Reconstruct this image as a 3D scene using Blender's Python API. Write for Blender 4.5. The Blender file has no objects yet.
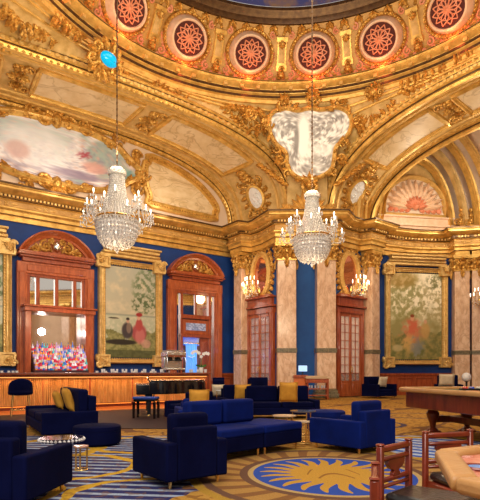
import bpy, bmesh, math, random
from math import sin, cos, pi, sqrt, atan2, radians as R
from mathutils import Vector, Matrix, noise
random.seed(7)
sc = bpy.context.scene
COL = sc.collection
EYE = 1.15; F = 500.0; HX = 240.0; HY = 372.0

# ------------------------------------------------------------ camera, world, light, exposure
cam_d = bpy.data.cameras.new('camera'); cam = bpy.data.objects.new('camera', cam_d); COL.objects.link(cam)
cam.location = (0, 0, EYE); cam.rotation_euler = (R(90), 0, 0)
cam_d.sensor_fit = 'HORIZONTAL'; cam_d.sensor_width = 36; cam_d.lens = 36*F/480
cam_d.shift_y = (HY-250)/480; cam_d.clip_end = 200; cam_d.clip_start = .05
sc.camera = cam
vs = sc.view_settings; vs.view_transform = 'Standard'; vs.look = 'None'; vs.gamma = 1; vs.use_curve_mapping = False
vs.exposure = 0.08
w = bpy.data.worlds.new('world'); sc.world = w; w.use_nodes = True
w.node_tree.nodes['Background'].inputs[0].default_value = (1.0, .90, .80, 1)
w.node_tree.nodes['Background'].inputs[1].default_value = 0.55

def light(name, kind, loc, power, color=(1, .8, .55), size=.2, rot=None, sy=None, spread=None):
    d = bpy.data.lights.new(name, kind); d.energy = power; d.color = color
    if kind == 'AREA':
        d.size = size
        if sy: d.shape = 'RECTANGLE'; d.size_y = sy
        if spread: d.spread = spread
    else: d.shadow_soft_size = size
    o = bpy.data.objects.new(name, d); COL.objects.link(o); o.location = loc
    if rot: o.rotation_euler = rot
    return o
DC = Vector((1.75, 12.8))      # plan centre of the dome
light('dome_fill', 'AREA', (DC.x, DC.y, 13.6), 750, (1, .88, .68), 8.0)  # added fill light inside the dome, no fixture there
light('hall_fill', 'AREA', (-1, -1.5, 8.5), 1050, (1, .92, .84), 7.0, rot=(R(62), 0, R(-4)))  # unseen fill light behind the camera, added to brighten the hall
light('vault_fill', 'AREA', (1.0, 9.0, 5.2), 1350, (1, .84, .56), 6.0, rot=(R(180), 0, 0))  # added fill hanging in mid-air, aimed up at the vaults

# ------------------------------------------------------------ helpers
def tag(o, label=None, cat=None, group=None, kind=None):
    if label: o['label'] = label
    if cat: o['category'] = cat
    if group: o['group'] = group
    if kind: o['kind'] = kind
    return o
def empty(name, loc=(0, 0, 0), rz=0, label=None, cat=None, group=None, kind=None):
    o = bpy.data.objects.new(name, None); COL.objects.link(o); o.location = loc; o.rotation_euler = (0, 0, rz)
    o.empty_display_size = .1
    return tag(o, label, cat, group, kind)
def chain(o):
    m = o.matrix_basis.copy()
    while o.parent: o = o.parent; m = o.matrix_basis @ m
    return m
def copy_tree(o, parent=None):
    c = o.copy(); COL.objects.link(c)
    if parent: c.parent = parent
    for ch in list(o.children): copy_tree(ch, c)
    return c

class MB:
    def __init__(s): s.v = []; s.f = []
    def add(s, vs_, fs):
        n = len(s.v); s.v += [tuple(p) for p in vs_]; s.f += [tuple(i+n for i in f) for f in fs]; return s
    def box(s, c, d, rz=0, top=None):
        x, y, z = c; a, b, h = d[0]/2, d[1]/2, d[2]/2
        tx, ty = top if top else (1, 1)
        vs_ = []
        for k, (sx, sy) in ((-1, (1, 1)), (1, (tx, ty))):
            for i, j in ((-1, -1), (1, -1), (1, 1), (-1, 1)):
                px, py = i*a*sx, j*b*sy
                vs_.append((x+px*cos(rz)-py*sin(rz), y+px*sin(rz)+py*cos(rz), z+k*h))
        return s.add(vs_, [(3, 2, 1, 0), (4, 5, 6, 7), (0, 1, 5, 4), (1, 2, 6, 5), (2, 3, 7, 6), (3, 0, 4, 7)])
    def prism(s, pts, lo, hi, axis='z'):      # outline extruded
        n = len(pts)
        if axis == 'z': vs_ = [(p[0], p[1], lo) for p in pts]+[(p[0], p[1], hi) for p in pts]
        elif axis == 'y': vs_ = [(p[0], lo, p[1]) for p in pts]+[(p[0], hi, p[1]) for p in pts]
        else: vs_ = [(lo, p[0], p[1]) for p in pts]+[(hi, p[0], p[1]) for p in pts]
        return s.add(vs_, [tuple(range(n))[::-1], tuple(range(n, 2*n))]+[(i, (i+1) % n, n+(i+1) % n, n+i) for i in range(n)])
    def tube(s, pts, r, n=6, closed=False):
        P = [Vector(p) for p in pts]; m = len(P)
        if m < 2: return s
        vs_ = []; up = None
        for i, p in enumerate(P):
            if closed: t = P[(i+1) % m]-P[i-1]
            else: t = P[min(i+1, m-1)]-P[max(i-1, 0)]
            if t.length < 1e-9: t = Vector((0, 0, 1))
            t.normalize()
            if up is None: up = Vector((0, 0, 1)) if abs(t.z) < .9 else Vector((1, 0, 0))
            sd = t.cross(up)
            if sd.length < 1e-4: sd = t.orthogonal()
            sd.normalize(); up = sd.cross(t).normalized()
            rr = r[i] if isinstance(r, (list, tuple)) else r
            for k in range(n):
                a = 2*pi*k/n; vs_.append(p+sd*(cos(a)*rr)+up*(sin(a)*rr))
        fs = []
        for i in range(m if closed else m-1):
            j = (i+1) % m
            for k in range(n): fs.append((i*n+k, i*n+(k+1) % n, j*n+(k+1) % n, j*n+k))
        if not closed: fs += [tuple(range(n))[::-1], tuple(range((m-1)*n, m*n))]
        return s.add(vs_, fs)
    def lathe(s, prof, c=(0, 0, 0), n=16, sq=1.0):
        m = len(prof); vs_ = []
        for r, z in prof:
            for k in range(n):
                a = 2*pi*(k+.5)/n; vs_.append((c[0]+r*cos(a), c[1]+r*sin(a)*sq, c[2]+z))
        fs = [(i*n+k, i*n+(k+1) % n, (i+1)*n+(k+1) % n, (i+1)*n+k) for i in range(m-1) for k in range(n)]
        if prof[0][0] > 1e-4: fs.append(tuple(range(n))[::-1])
        if prof[-1][0] > 1e-4: fs.append(tuple(range((m-1)*n, m*n)))
        return s.add(vs_, fs)
    def ell(s, c, r, n=8, m=5):
        if not isinstance(r, (list, tuple)): r = (r, r, r)
        vs_ = [(c[0], c[1], c[2]-r[2])]
        for i in range(1, m):
            t = -pi/2+pi*i/m
            for k in range(n):
                a = 2*pi*k/n; vs_.append((c[0]+r[0]*cos(t)*cos(a), c[1]+r[1]*cos(t)*sin(a), c[2]+r[2]*sin(t)))
        vs_.append((c[0], c[1], c[2]+r[2])); L = len(vs_)-1
        fs = [(0, 1+(k+1) % n, 1+k) for k in range(n)]+[(L, 1+(m-2)*n+k, 1+(m-2)*n+(k+1) % n) for k in range(n)]
        for i in range(m-2):
            for k in range(n): fs.append((1+i*n+k, 1+i*n+(k+1) % n, 1+(i+1)*n+(k+1) % n, 1+(i+1)*n+k))
        return s.add(vs_, fs)
    def octa(s, c, r, h):
        x, y, z = c
        return s.add([(x+r, y, z), (x, y+r, z), (x-r, y, z), (x, y-r, z), (x, y, z+h), (x, y, z-h)],
                     [(0, 1, 4), (1, 2, 4), (2, 3, 4), (3, 0, 4), (1, 0, 5), (2, 1, 5), (3, 2, 5), (0, 3, 5)])
    def sweep(s, path, prof, closed=False, caps=True):   # plan path, profile (out, z); out = right-hand side of travel
        n = len(path); vs_ = []
        for i in range(n):
            p = Vector(path[i])
            a = Vector(path[i-1]) if (i > 0 or closed) else None; b = Vector(path[(i+1) % n]) if (i < n-1 or closed) else None
            ns = []
            if a is not None: d = (p-a).normalized(); ns.append(Vector((d.y, -d.x)))
            if b is not None: d = (b-p).normalized(); ns.append(Vector((d.y, -d.x)))
            if len(ns) == 2:
                m = ns[0]+ns[1]; m = m/max(.35, (1+ns[0].dot(ns[1])))
            else: m = ns[0]
            for o, z in prof: vs_.append((p.x+m.x*o, p.y+m.y*o, z))
        k = len(prof); fs = []
        for i in range(n if closed else n-1):
            j = (i+1) % n
            for q in range(k-1): fs.append((i*k+q, j*k+q, j*k+q+1, i*k+q+1))
        if caps and not closed: fs += [tuple(range(k)), tuple(range((n-1)*k, n*k))[::-1]]
        return s.add(vs_, fs)
    def grid(s, fn, nu, nv):
        vs_ = [fn(i/nu, j/nv) for j in range(nv+1) for i in range(nu+1)]
        return s.add(vs_, [(j*(nu+1)+i, j*(nu+1)+i+1, (j+1)*(nu+1)+i+1, (j+1)*(nu+1)+i) for j in range(nv) for i in range(nu)])
    def build(s, name, m, parent=None, world=False, bev=None, smooth=40, origin=True, recalc=True):
        me = bpy.data.meshes.new(name)
        vs_ = s.v; loc = None
        if parent is not None and world:
            inv = chain(parent).inverted(); vs_ = [inv @ Vector(p) for p in vs_]
        elif parent is None and origin and vs_:
            xs = [p[0] for p in vs_]; ys = [p[1] for p in vs_]; zs = [p[2] for p in vs_]
            loc = ((min(xs)+max(xs))/2, (min(ys)+max(ys))/2, min(zs)); vs_ = [(p[0]-loc[0], p[1]-loc[1], p[2]-loc[2]) for p in vs_]
        me.from_pydata([tuple(p) for p in vs_], [], s.f)
        if recalc:
            b = bmesh.new(); b.from_mesh(me); bmesh.ops.recalc_face_normals(b, faces=b.faces); b.to_mesh(me); b.free()
        me.materials.append(m)
        if smooth is not None:
            me.shade_smooth(); me.set_sharp_from_angle(angle=R(smooth))
        o = bpy.data.objects.new(name, me); COL.objects.link(o)
        if loc: o.location = loc
        if parent is not None: o.parent = parent
        if bev:
            md = o.modifiers.new('bevel', 'BEVEL'); md.width = bev[0]; md.segments = bev[1]; md.limit_method = 'ANGLE'; md.angle_limit = R(40)
        return o
def struct(name, mb, m, **k):
    o = mb.build(name, m, **k); o['kind'] = 'structure'; return o

# ---- surfaces: pt(a, b, o) = along, up, out towards the room
class Surf:
    def __init__(s, fn): s.pt = fn
class Plane:
    def __init__(s, O, U, V=(0, 0, 1)):
        s.O = Vector(O); s.U = Vector(U).normalized(); s.V = Vector(V).normalized(); s.N = s.U.cross(s.V).normalized()
        s.rz = atan2(s.U.y, s.U.x)
    def pt(s, a, b, o=0): return s.O+s.U*a+s.V*b+s.N*o
    def px(s, x, y):
        E0 = Vector((0, 0, EYE)); D = Vector(((x-HX)/F, 1, (HY-y)/F))
        t = (s.O-E0).dot(s.N)/D.dot(s.N); q = E0+D*t-s.O
        return (q.dot(s.U), q.dot(s.V))
def blob(mb, S, a, b, ra, rb, ro, o=0, ang=0, n=8, m=4):
    vs_ = []; ca, sa = cos(ang), sin(ang)
    for i in range(m):
        t = pi/2*i/m
        for k in range(n):
            q = 2*pi*k/n; x, y = ra*cos(t)*cos(q), rb*cos(t)*sin(q)
            vs_.append(S.pt(a+x*ca-y*sa, b+x*sa+y*ca, o+ro*sin(t)))
    vs_.append(S.pt(a, b, o+ro)); L = len(vs_)-1
    fs = [(i*n+k, i*n+(k+1) % n, (i+1)*n+(k+1) % n, (i+1)*n+k) for i in range(m-1) for k in range(n)]
    fs += [((m-1)*n+k, (m-1)*n+(k+1) % n, L) for k in range(n)]
    mb.add(vs_, fs)
def leaf(mb, S, a, b, ang, L, w_, h, o=0, bend=0.0, n=6):
    vs_ = []
    for i in range(n+1):
        t = i/n; an = ang+bend*t; x = a+L*t*cos(ang+bend*t*.5); y = b+L*t*sin(ang+bend*t*.5)
        ww = w_*(sin(pi*min(1, t*.92+.08))**.7)*(1+.18*cos(i*pi)); nx, ny = -sin(an), cos(an)
        hh = h*(.35+.65*sin(pi*t*.85))
        for sgn, f in ((-1, 0), (-.5, .9), (0, .55), (.5, .9), (1, 0)):
            vs_.append(S.pt(x+nx*ww*sgn*.5, y+ny*ww*sgn*.5, o+hh*f))
    mb.add(vs_, [(i*5+k, i*5+k+1, (i+1)*5+k+1, (i+1)*5+k) for i in range(n) for k in range(4)])
def tubeS(mb, S, pts, r, o=0, n=6, closed=False):
    mb.tube([S.pt(p[0], p[1], o) for p in pts], r, n, closed)
def spiral(mb, S, a, b, r, a0, turns, sg, th, o=0):
    N = int(14*turns)+2; pts = []; rr = []
    for i in range(N):
        t = i/(N-1); q = a0+sg*2*pi*turns*t; ra = r*(1-.85*t)
        pts.append((a+ra*cos(q), b+ra*sin(q))); rr.append(th*(1-.45*t))
    tubeS(mb, S, pts, rr, o, 6)
    blob(mb, S, a, b, r*.24, r*.24, th*1.6, o)
def acanthus(mb, S, a, b, size, ang=0, o=0, h=None):
    h = h or size*.28
    for k in range(-3, 4):
        leaf(mb, S, a, b, ang+k*.42, size*(1-.11*abs(k)), size*.34, h*(1-.1*abs(k)), o, bend=.35*(1 if k > 0 else -1 if k < 0 else 0))
    blob(mb, S, a, b, size*.22, size*.22, h*1.5, o)
def smooth2(pts, k=2, closed=True):
    for _ in range(k):
        q = []; n = len(pts)
        for i in range(n if closed else n-1):
            p0, p1 = pts[i], pts[(i+1) % n]
            q += [tuple(.75*a+.25*b for a, b in zip(p0, p1)), tuple(.25*a+.75*b for a, b in zip(p0, p1))]
        if not closed: q = [pts[0]]+q+[pts[-1]]
        pts = q
    return pts
def resamp(pts, step, closed=False):
    P = [Vector(p) for p in pts]
    if closed: P.append(P[0])
    out = [P[0].copy()]; acc = 0
    for i in range(len(P)-1):
        L = (P[i+1]-P[i]).length; s0 = step-acc
        while s0 <= L and L > 0: out.append(P[i].lerp(P[i+1], s0/L)); s0 += step
        acc = L-(s0-step)
    return [tuple(p) for p in out]
def norms2(pts, closed):
    n = len(pts); r = []
    for i in range(n):
        p0 = Vector(pts[i-1] if (closed or i > 0) else pts[i]); p1 = Vector(pts[(i+1) % n] if (closed or i < n-1) else pts[i])
        d = p1-p0; d = d.normalized() if d.length > 1e-9 else Vector((1, 0)); r.append(Vector((-d.y, d.x)))
    return r
def band(mb, S, pts, prof, closed=False):    # moulding: profile (side, out)
    N = norms2(pts, closed); k = len(prof); vs_ = []
    for p, m in zip(pts, N):
        for s_, o in prof: vs_.append(S.pt(p[0]+m.x*s_, p[1]+m.y*s_, o))
    n = len(pts)
    mb.add(vs_, [(i*k+q, ((i+1) % n)*k+q, ((i+1) % n)*k+q+1, i*k+q+1) for i in range(n if closed else n-1) for q in range(k-1)])
def beads(mb, S, pts, step, r, o, closed=False, side=0, el=1.0):
    q = resamp(pts, step, closed); N = norms2(q, closed)
    for p, m in zip(q, N): blob(mb, S, p[0]+m.x*side, p[1]+m.y*side, r*el, r, r*.9, o, ang=atan2(-m.x, m.y), n=6, m=2)
def fillS(mb, S, pts, o=0, th=0):
    n = len(pts); mb.add([S.pt(p[0], p[1], o) for p in pts], [tuple(range(n))])

# ------------------------------------------------------------ materials
def srgb(c): return tuple(x/12.92 if x <= .04045 else ((x+.055)/1.055)**2.4 for x in c)
def M(name, c1, c2=None, rough=.5, metal=0, ns=4, detail=4, bump=0, bs=20, btype='noise', emis=None, es=0, coat=0, trans=0, alpha=1, sheen=0, lo=.35, hi=.65, vein=None, ior=1.45, attr=None, stretch=None, spec=.5):
    m = bpy.data.materials.new(name); m.use_nodes = True; nt = m.node_tree; N = nt.nodes; L = nt.links
    b = N['Principled BSDF']; b.inputs['Roughness'].default_value = rough; b.inputs['Metallic'].default_value = metal
    b.inputs['Base Color'].default_value = (*c1, 1); b.inputs['IOR'].default_value = ior
    b.inputs['Specular IOR Level'].default_value = spec
    if coat: b.inputs['Coat Weight'].default_value = coat; b.inputs['Coat Roughness'].default_value = .12
    if trans: b.inputs['Transmission Weight'].default_value = trans
    if alpha < 1: b.inputs['Alpha'].default_value = alpha
    if sheen: b.inputs['Sheen Weight'].default_value = sheen; b.inputs['Sheen Roughness'].default_value = .4; b.inputs['Sheen Tint'].default_value = (*[min(1, x*4+.1) for x in c1], 1)
    if emis: b.inputs['Emission Color'].default_value = (*emis, 1); b.inputs['Emission Strength'].default_value = es
    tc = N.new('ShaderNodeTexCoord'); src = tc.outputs['Object']
    if stretch:
        mp = N.new('ShaderNodeMapping'); mp.inputs['Scale'].default_value = stretch; L.new(src, mp.inputs[0]); src = mp.outputs[0]
    if attr:
        a = N.new('ShaderNodeVertexColor'); a.layer_name = 'Col'; L.new(a.outputs[0], b.inputs['Base Color'])
    elif c2 or vein:
        n = N.new('ShaderNodeTexNoise'); n.inputs['Scale'].default_value = ns; n.inputs['Detail'].default_value = detail; n.inputs['Roughness'].default_value = .6
        L.new(src, n.inputs['Vector'])
        r = N.new('ShaderNodeValToRGB'); r.color_ramp.elements[0].position = lo; r.color_ramp.elements[1].position = hi
        r.color_ramp.elements[0].color = (*c1, 1); r.color_ramp.elements[1].color = (*(c2 or c1), 1); L.new(n.outputs[0], r.inputs[0]); out = r.outputs[0]
        if vein:
            wv = N.new('ShaderNodeTexNoise'); wv.inputs['Scale'].default_value = ns*.45; wv.inputs['Distortion'].default_value = 1.6; wv.inputs['Detail'].default_value = 6
            L.new(src, wv.inputs['Vector'])
            rr = N.new('ShaderNodeValToRGB'); e = rr.color_ramp.elements; e[0].position = .47; e[0].color = (0, 0, 0, 1); e[1].position = .5; e[1].color = (.75, .75, .75, 1)
            x = rr.color_ramp.elements.new(.53); x.color = (0, 0, 0, 1)
            L.new(wv.outputs[0], rr.inputs[0]); mx = N.new('ShaderNodeMixRGB'); L.new(rr.outputs[0], mx.inputs[0]); L.new(out, mx.inputs[1]); mx.inputs[2].default_value = (*vein, 1); out = mx.outputs[0]
        L.new(out, b.inputs['Base Color'])
    if bump:
        if btype == 'voronoi': t = N.new('ShaderNodeTexVoronoi'); t.inputs['Scale'].default_value = bs; o = t.outputs[0]
        else: t = N.new('ShaderNodeTexNoise'); t.inputs['Scale'].default_value = bs; t.inputs['Detail'].default_value = 3; o = t.outputs[0]
        L.new(src, t.inputs['Vector']); bp = N.new('ShaderNodeBump'); bp.inputs['Strength'].default_value = bump; bp.inputs['Distance'].default_value = .05
        L.new(o, bp.inputs['Height']); L.new(bp.outputs[0], b.inputs['Normal'])
    return m
GOLD = M('gilding', (.86, .53, .14), (.54, .30, .065), .33, .42, ns=3, bump=.07, bs=14)
GOLDC = M('carved gilding', (.80, .45, .10), (.36, .16, .025), .38, .45, ns=9, bump=.8, bs=9, btype='voronoi')
GOLDP = M('pale gilding', (.80, .52, .17), (.62, .36, .09), .4, .35, ns=4, bump=.2, bs=16)
OLIVE = M('olive gilt plaster', (.60, .34, .10), (.42, .21, .05), .5, .2, ns=2, bump=.15, bs=10)
CREAMG = M('ochre cream plaster', (.72, .48, .19), (.48, .29, .08), .6, .05, ns=2.2, bump=.1, bs=8)
PINKW = M('blush plaster', (.80, .62, .46), (.72, .54, .38), .7, ns=1.5)
SHELLM = M('blush shell plaster', (.84, .60, .42), (.74, .48, .28), .55, ns=5)
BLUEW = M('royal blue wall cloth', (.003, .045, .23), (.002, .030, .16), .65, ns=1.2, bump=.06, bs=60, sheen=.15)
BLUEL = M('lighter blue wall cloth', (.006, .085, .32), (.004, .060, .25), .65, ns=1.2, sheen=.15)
MARB = M('blush marble', (.64, .38, .22), (.82, .58, .38), .25, ns=5, vein=(.52, .30, .18), coat=.2, stretch=(1, 1, .5))
MARBC = M('cream panel marble', (.66, .47, .24), (.80, .62, .38), .35, ns=1.6, vein=(.46, .30, .14), stretch=(1, 1, 2.2))
MARBG = M('dark green marble', (.10, .09, .05), (.26, .20, .11), .3, ns=14)
MAHO = M('mahogany', (.42, .095, .030), (.26, .045, .014), .28, ns=3, coat=.5, stretch=(4, 4, .7))
MAHOL = M('orange mahogany', (.52, .13, .04), (.34, .07, .02), .3, ns=3, coat=.4, stretch=(4, 4, .7))
MAHOD = M('dark mahogany', (.20, .032, .012), (.10, .014, .006), .3, ns=3, coat=.3, stretch=(4, 4, .7))
MIRROR = M('mirror glass', (.86, .84, .80), rough=.03, metal=1)
PANE = M('door glass', (.8, .75, .7), rough=.04, alpha=.22)
NAVY = M('navy velvet', (.0015, .0022, .020), (.0025, .0042, .034), .85, ns=2, spec=.06, sheen=.01, bump=.1, bs=90)
NAVY_LIT = M('navy velvet lit tone', (.0010, .0068, .075), (.0016, .011, .125), .8, ns=2, spec=.12, sheen=.02, bump=.1, bs=90)  # brighter copy of the navy, for velvet where light falls
YEL = M('mustard fabric', (.62, .30, .03), (.50, .22, .02), .8, ns=6, bump=.2, bs=60)
CREAMF = M('cream fabric', (.62, .52, .36), (.52, .42, .27), .8, ns=6)
BRASS = M('brass', (.80, .52, .18), rough=.25, metal=.9)
BLACK = M('black lacquer', (.006, .006, .008), rough=.08, coat=.8)
DARK = M('dark metal', (.02, .018, .018), rough=.4, metal=.5)
WHITE = M('white china', (.75, .74, .72), rough=.25)
STEEL = M('steel', (.55, .54, .53), rough=.25, metal=.9)
CRYS = M('crystal', (.92, .89, .86), (.60, .55, .50), rough=.12, ns=30, coat=.6, bump=.6, bs=40, btype='voronoi', lo=.4, hi=.6)
BULB = M('lit candle bulb', (1, .9, .75), emis=(1, .86, .66), es=3.5)
PAINT = M('oil paint', (1, 1, 1), rough=.55, attr=True)
FRAMEG = M('frame gilding', (.84, .58, .22), (.62, .38, .11), .38, .35, ns=5, bump=.4, bs=12)
BARF = M('ribbed amber panel', (.74, .42, .14), (.50, .24, .06), .35, .35, ns=1.5, stretch=(6, 6, 1))
BARTOP = M('bar top wood', (.20, .055, .03), (.12, .03, .018), .15, ns=3, coat=.6)
LEATH = M('black leather', (.012, .011, .012), rough=.28, coat=.3, bump=.15, bs=40)
TANL = M('tan padded leather', (.50, .26, .09), (.40, .19, .055), .4, ns=3, bump=.1, bs=30)
FELT = M('green felt', (.10, .12, .05), (.07, .09, .03), .9, ns=20)
ORED = M('red carved wood', (.27, .036, .011), (.13, .013, .005), .32, ns=5, coat=.3)
BLUED = M('blue enamel', (.06, .22, .55), rough=.3)
TURQ = M('turquoise glass', (.0, .30, .55), rough=.1, emis=(.0, .35, .65), es=.7)
SCREEN = M('lit screen', (.3, .5, .8), emis=(.35, .55, .9), es=1.0)
REDOC = M('rose plaster', (.80, .34, .20), (.66, .22, .10), .5, ns=4)
DARKIN = M('dark opening', (.09, .02, .015), rough=.9)
DOMEB = M('dark blue dome painting', (.05, .06, .22), (.22, .14, .10), .7, ns=.7, lo=.45, hi=.6)
DARKG = M('dark gilt and shade lines', (.12, .06, .02), (.07, .03, .01), .4, .5, ns=6)  # dark ledge and chain; also the painted shade lines

class X:      # tiny expression builder for math nodes
    nt = None
    def __init__(s, v): s.v = v
    @staticmethod
    def op(kind, *a):
        n = X.nt.nodes.new('ShaderNodeMath'); n.operation = kind
        for i, q in enumerate(a):
            q = q.v if isinstance(q, X) else q
            if isinstance(q, (int, float)): n.inputs[i].default_value = q
            else: X.nt.links.new(q, n.inputs[i])
        return X(n.outputs[0])
    def __add__(s, o): return X.op('ADD', s, o)
    __radd__ = __add__
    def __sub__(s, o): return X.op('SUBTRACT', s, o)
    def __rsub__(s, o): return X.op('SUBTRACT', o, s)
    def __mul__(s, o): return X.op('MULTIPLY', s, o)
    __rmul__ = __mul__
    def __truediv__(s, o): return X.op('DIVIDE', s, o)
    def lt(s, o): return X.op('LESS_THAN', s, o)
    def gt(s, o): return X.op('GREATER_THAN', s, o)
    def sin(s): return X.op('SINE', s)
    def abs(s): return X.op('ABSOLUTE', s)
    def mod(s, o): return X.op('FLOORED_MODULO', s, o)
def mixc(f, a, b):
    n = X.nt.nodes.new('ShaderNodeMixRGB'); X.nt.links.new(f.v, n.inputs[0])
    for i, q in ((1, a), (2, b)):
        if isinstance(q, tuple): n.inputs[i].default_value = (*q, 1)
        else: X.nt.links.new(q, n.inputs[i])
    return n.outputs[0]

# ------------------------------------------------------------ plan of the room
V2 = lambda x, y: Vector((x, y))
dL = V2(.806, .592).normalized(); mL = V2(dL.y, -dL.x)
W0 = V2(-.25, 25.3)
PW = Plane((W0.x, W0.y, 0), (dL.x, dL.y, 0))                      # bar side wall
A0 = W0-dL*20
PLc = V2(1.55, 22.95); PRc = V2(4.4, 22.85)
jl = (PLc-W0).normalized(); JL = Plane((W0.x, W0.y, 0), (jl.x, jl.y, 0))       # door bay beside the bar wall
jr = V2(.78, .626).normalized(); JR = Plane((PRc.x, PRc.y, 0), (jr.x, jr.y, 0))
PP = Plane((PLc.x, 22.98, 0), (1, 0, 0))                          # pier between the two door bays
eR = V2(.592, -.806); AC = V2(10.05, 18.96); AR = 6.35            # apse
def apse(az, r): return V2(AC.x+r*cos(R(az)), AC.y+r*sin(R(az)))
def P2(pl, s, o): q = pl.pt(s, 0, o); return V2(q.x, q.y)
apse_pts = [P2(JR, 2.85, 0)]+[apse(a, AR) for a in range(116, -55, -6)]
DZ = .45
FLW = Plane((2.16, 23.0, 0), (dL.x, dL.y, 0)); FRW = Plane((3.9, 22.75, 0), (eR.x, eR.y, 0)); BRW = Plane((6.2, 24.2, 0), (eR.x, eR.y, 0))
BAY = Plane((8.72, 25.0, 0), (.985, .17, 0))

# floor with the woven carpet
mb = MB(); mb.add([(-22, -6, 0), (22, -6, 0), (22, 34, 0), (-22, 34, 0)], [(0, 1, 2, 3)])
CARP = bpy.data.materials.new('patterned carpet'); CARP.use_nodes = True; nt = CARP.node_tree; X.nt = nt
tc = nt.nodes.new('ShaderNodeTexCoord'); sp = nt.nodes.new('ShaderNodeSeparateXYZ'); nt.links.new(tc.outputs['Object'], sp.inputs[0])
x = X(sp.outputs[0]); y = X(sp.outputs[1])-20+14          # object origin is at (0, 14)
y = X(sp.outputs[1])+14
nz = nt.nodes.new('ShaderNodeTexNoise'); nz.inputs['Scale'].default_value = 1.1; nt.links.new(tc.outputs['Object'], nz.inputs['Vector']); n1 = X(nz.outputs[0])-.5
nz2 = nt.nodes.new('ShaderNodeTexNoise'); nz2.inputs['Scale'].default_value = 9; nt.links.new(tc.outputs['Object'], nz2.inputs['Vector']); n2 = X(nz2.outputs[0])
nz3 = nt.nodes.new('ShaderNodeTexNoise'); nz3.inputs['Scale'].default_value = 60; nt.links.new(tc.outputs['Object'], nz3.inputs['Vector']); n3 = X(nz3.outputs[0])
def dist(cx, cy, ky=1.0): return X.op('SQRT', (x-cx)*(x-cx)+((y-cy)/ky)*((y-cy)/ky))
def angle(cx, cy, ky=1.0): return X.op('ARCTAN2', (y-cy)/ky, x-cx)
tan = mixc(n2.gt(.52), (.60, .32, .06), (.42, .19, .03))
col = tan
# scattered swirls over the tan ground
swirl = ((x*2.1+n1*5).sin()+(y*1.7+n1*4).sin()).abs().lt(.13); col = mixc(swirl, col, (.20, .09, .04))
# striped fields, blue and ice white
st = (y*1.0+x*.12).mod(.20).lt(.125)
stripes = mixc(st, (.42, .52, .68), (.006, .026, .15)); 
zone = (x+n1*1.6-(y-7)*.05).lt(-.35)*(y.lt(9.0)); zone2 = dist(3.1, 7.6, 1.5).lt(.95)
st2 = (y*.8+x*.75).mod(.30).lt(.15); stripes2 = mixc(st2, (.60, .70, .85), (.02, .14, .60))
col = mixc(zone, col, stripes); col = mixc(zone2, col, stripes2)
for cx, cy, rr, wd in ((-2.0, 6.1, .75, .06), (-3.0, 7.6, .9, .07), (-1.6, 8.0, .8, .07), (-.9, 4.6, .8, .05), (-2.4, 4.6, .7, .06), (3.1, 7.6, 1.2, .1)):
    g = (dist(cx, cy)+n1*.55-rr).abs().lt(wd); col = mixc(g, col, (.72, .42, .03))
for cx, cy, rr in ((4.4, 8.9, .75), (6.0, 10.5, .8), (2.9, 11.0, .7), (4.6, 13.2, .8), (1.0, 14.5, .8), (7.5, 13.0, .9), (-1, 12.0, .7)):
    g = (dist(cx, cy)+n1*.12-rr).abs().lt(.06); col = mixc(g, col, (.035, .04, .11))
# sun rosette
sx, sy, ky = 1.05, 5.66, 1.12
r_ = dist(sx, sy, ky); th = angle(sx, sy, ky)
ring = (th*26+r_*6).sin().gt(.25)*(r_.gt(1.0))
band_ = mixc(ring, (.50, .27, .07), (.27, .12, .04)); arcs = ((r_*14).sin().gt(.8)); band_ = mixc(arcs, band_, (.16, .08, .05))
col = mixc(r_.lt(1.62), col, (.52, .30, .04)); col = mixc(r_.lt(1.52), col, band_); col = mixc(r_.lt(.96), col, (.58, .40, .16)); col = mixc(r_.lt(.90), col, (.006, .085, .48))
ray = (th*11.0+(r_*12).sin()*.45).sin().abs(); reach = ray*ray*.36+.47
col = mixc(r_.lt(reach), col, (.66, .36, .05)); 
face = ((x-sx)*(x-sx)*40+(y-sy)*6).sin().abs().lt(.22)*r_.lt(.30); col = mixc(face, col, (.35, .16, .03))
mott = n2.gt(.56)*(r_.gt(1.62)); col = mixc(mott*.45, col, (.24, .11, .03)); col = mixc((n3*.62+.08), col, (.06, .03, .015))
b = nt.nodes['Principled BSDF']; nt.links.new(col, b.inputs['Base Color']); b.inputs['Roughness'].default_value = .95; b.inputs['Specular IOR Level'].default_value = .08
floor = struct('floor', mb, CARP, smooth=None)
# dark parquet under the piano, glossy boards along the bar with its amber glow painted into their colour
mb = MB(); PARQ = M('dark parquet', (.030, .012, .016), (.018, .008, .011), .6, ns=3, spec=.15, stretch=(1, 8, 1))
mb.prism([(-7.5, 10.6), (-1.0, 10.0), (-.2, 12.6), (.5, 16.2), (-3.2, 15.4), (-8.4, 11.6)], .002, .012)
struct('floor_dance', mb, PARQ)
AMB = M('polished boards with amber glow', (.62, .17, .03), (.42, .10, .02), .3, ns=2, coat=.5, stretch=(1, 6, 1))
B0 = W0+mL*4.7
mb = MB(); mb.prism([tuple(B0-dL*14.5+mL*1.5), tuple(B0-dL*3.6+mL*2.3), tuple(B0-dL*2.0+mL*.3), tuple(B0-dL*2.4-mL*1.0), tuple(B0-dL*14.5-mL*1.0)], .001, .008)
struct('floor_bar', mb, AMB)

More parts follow.
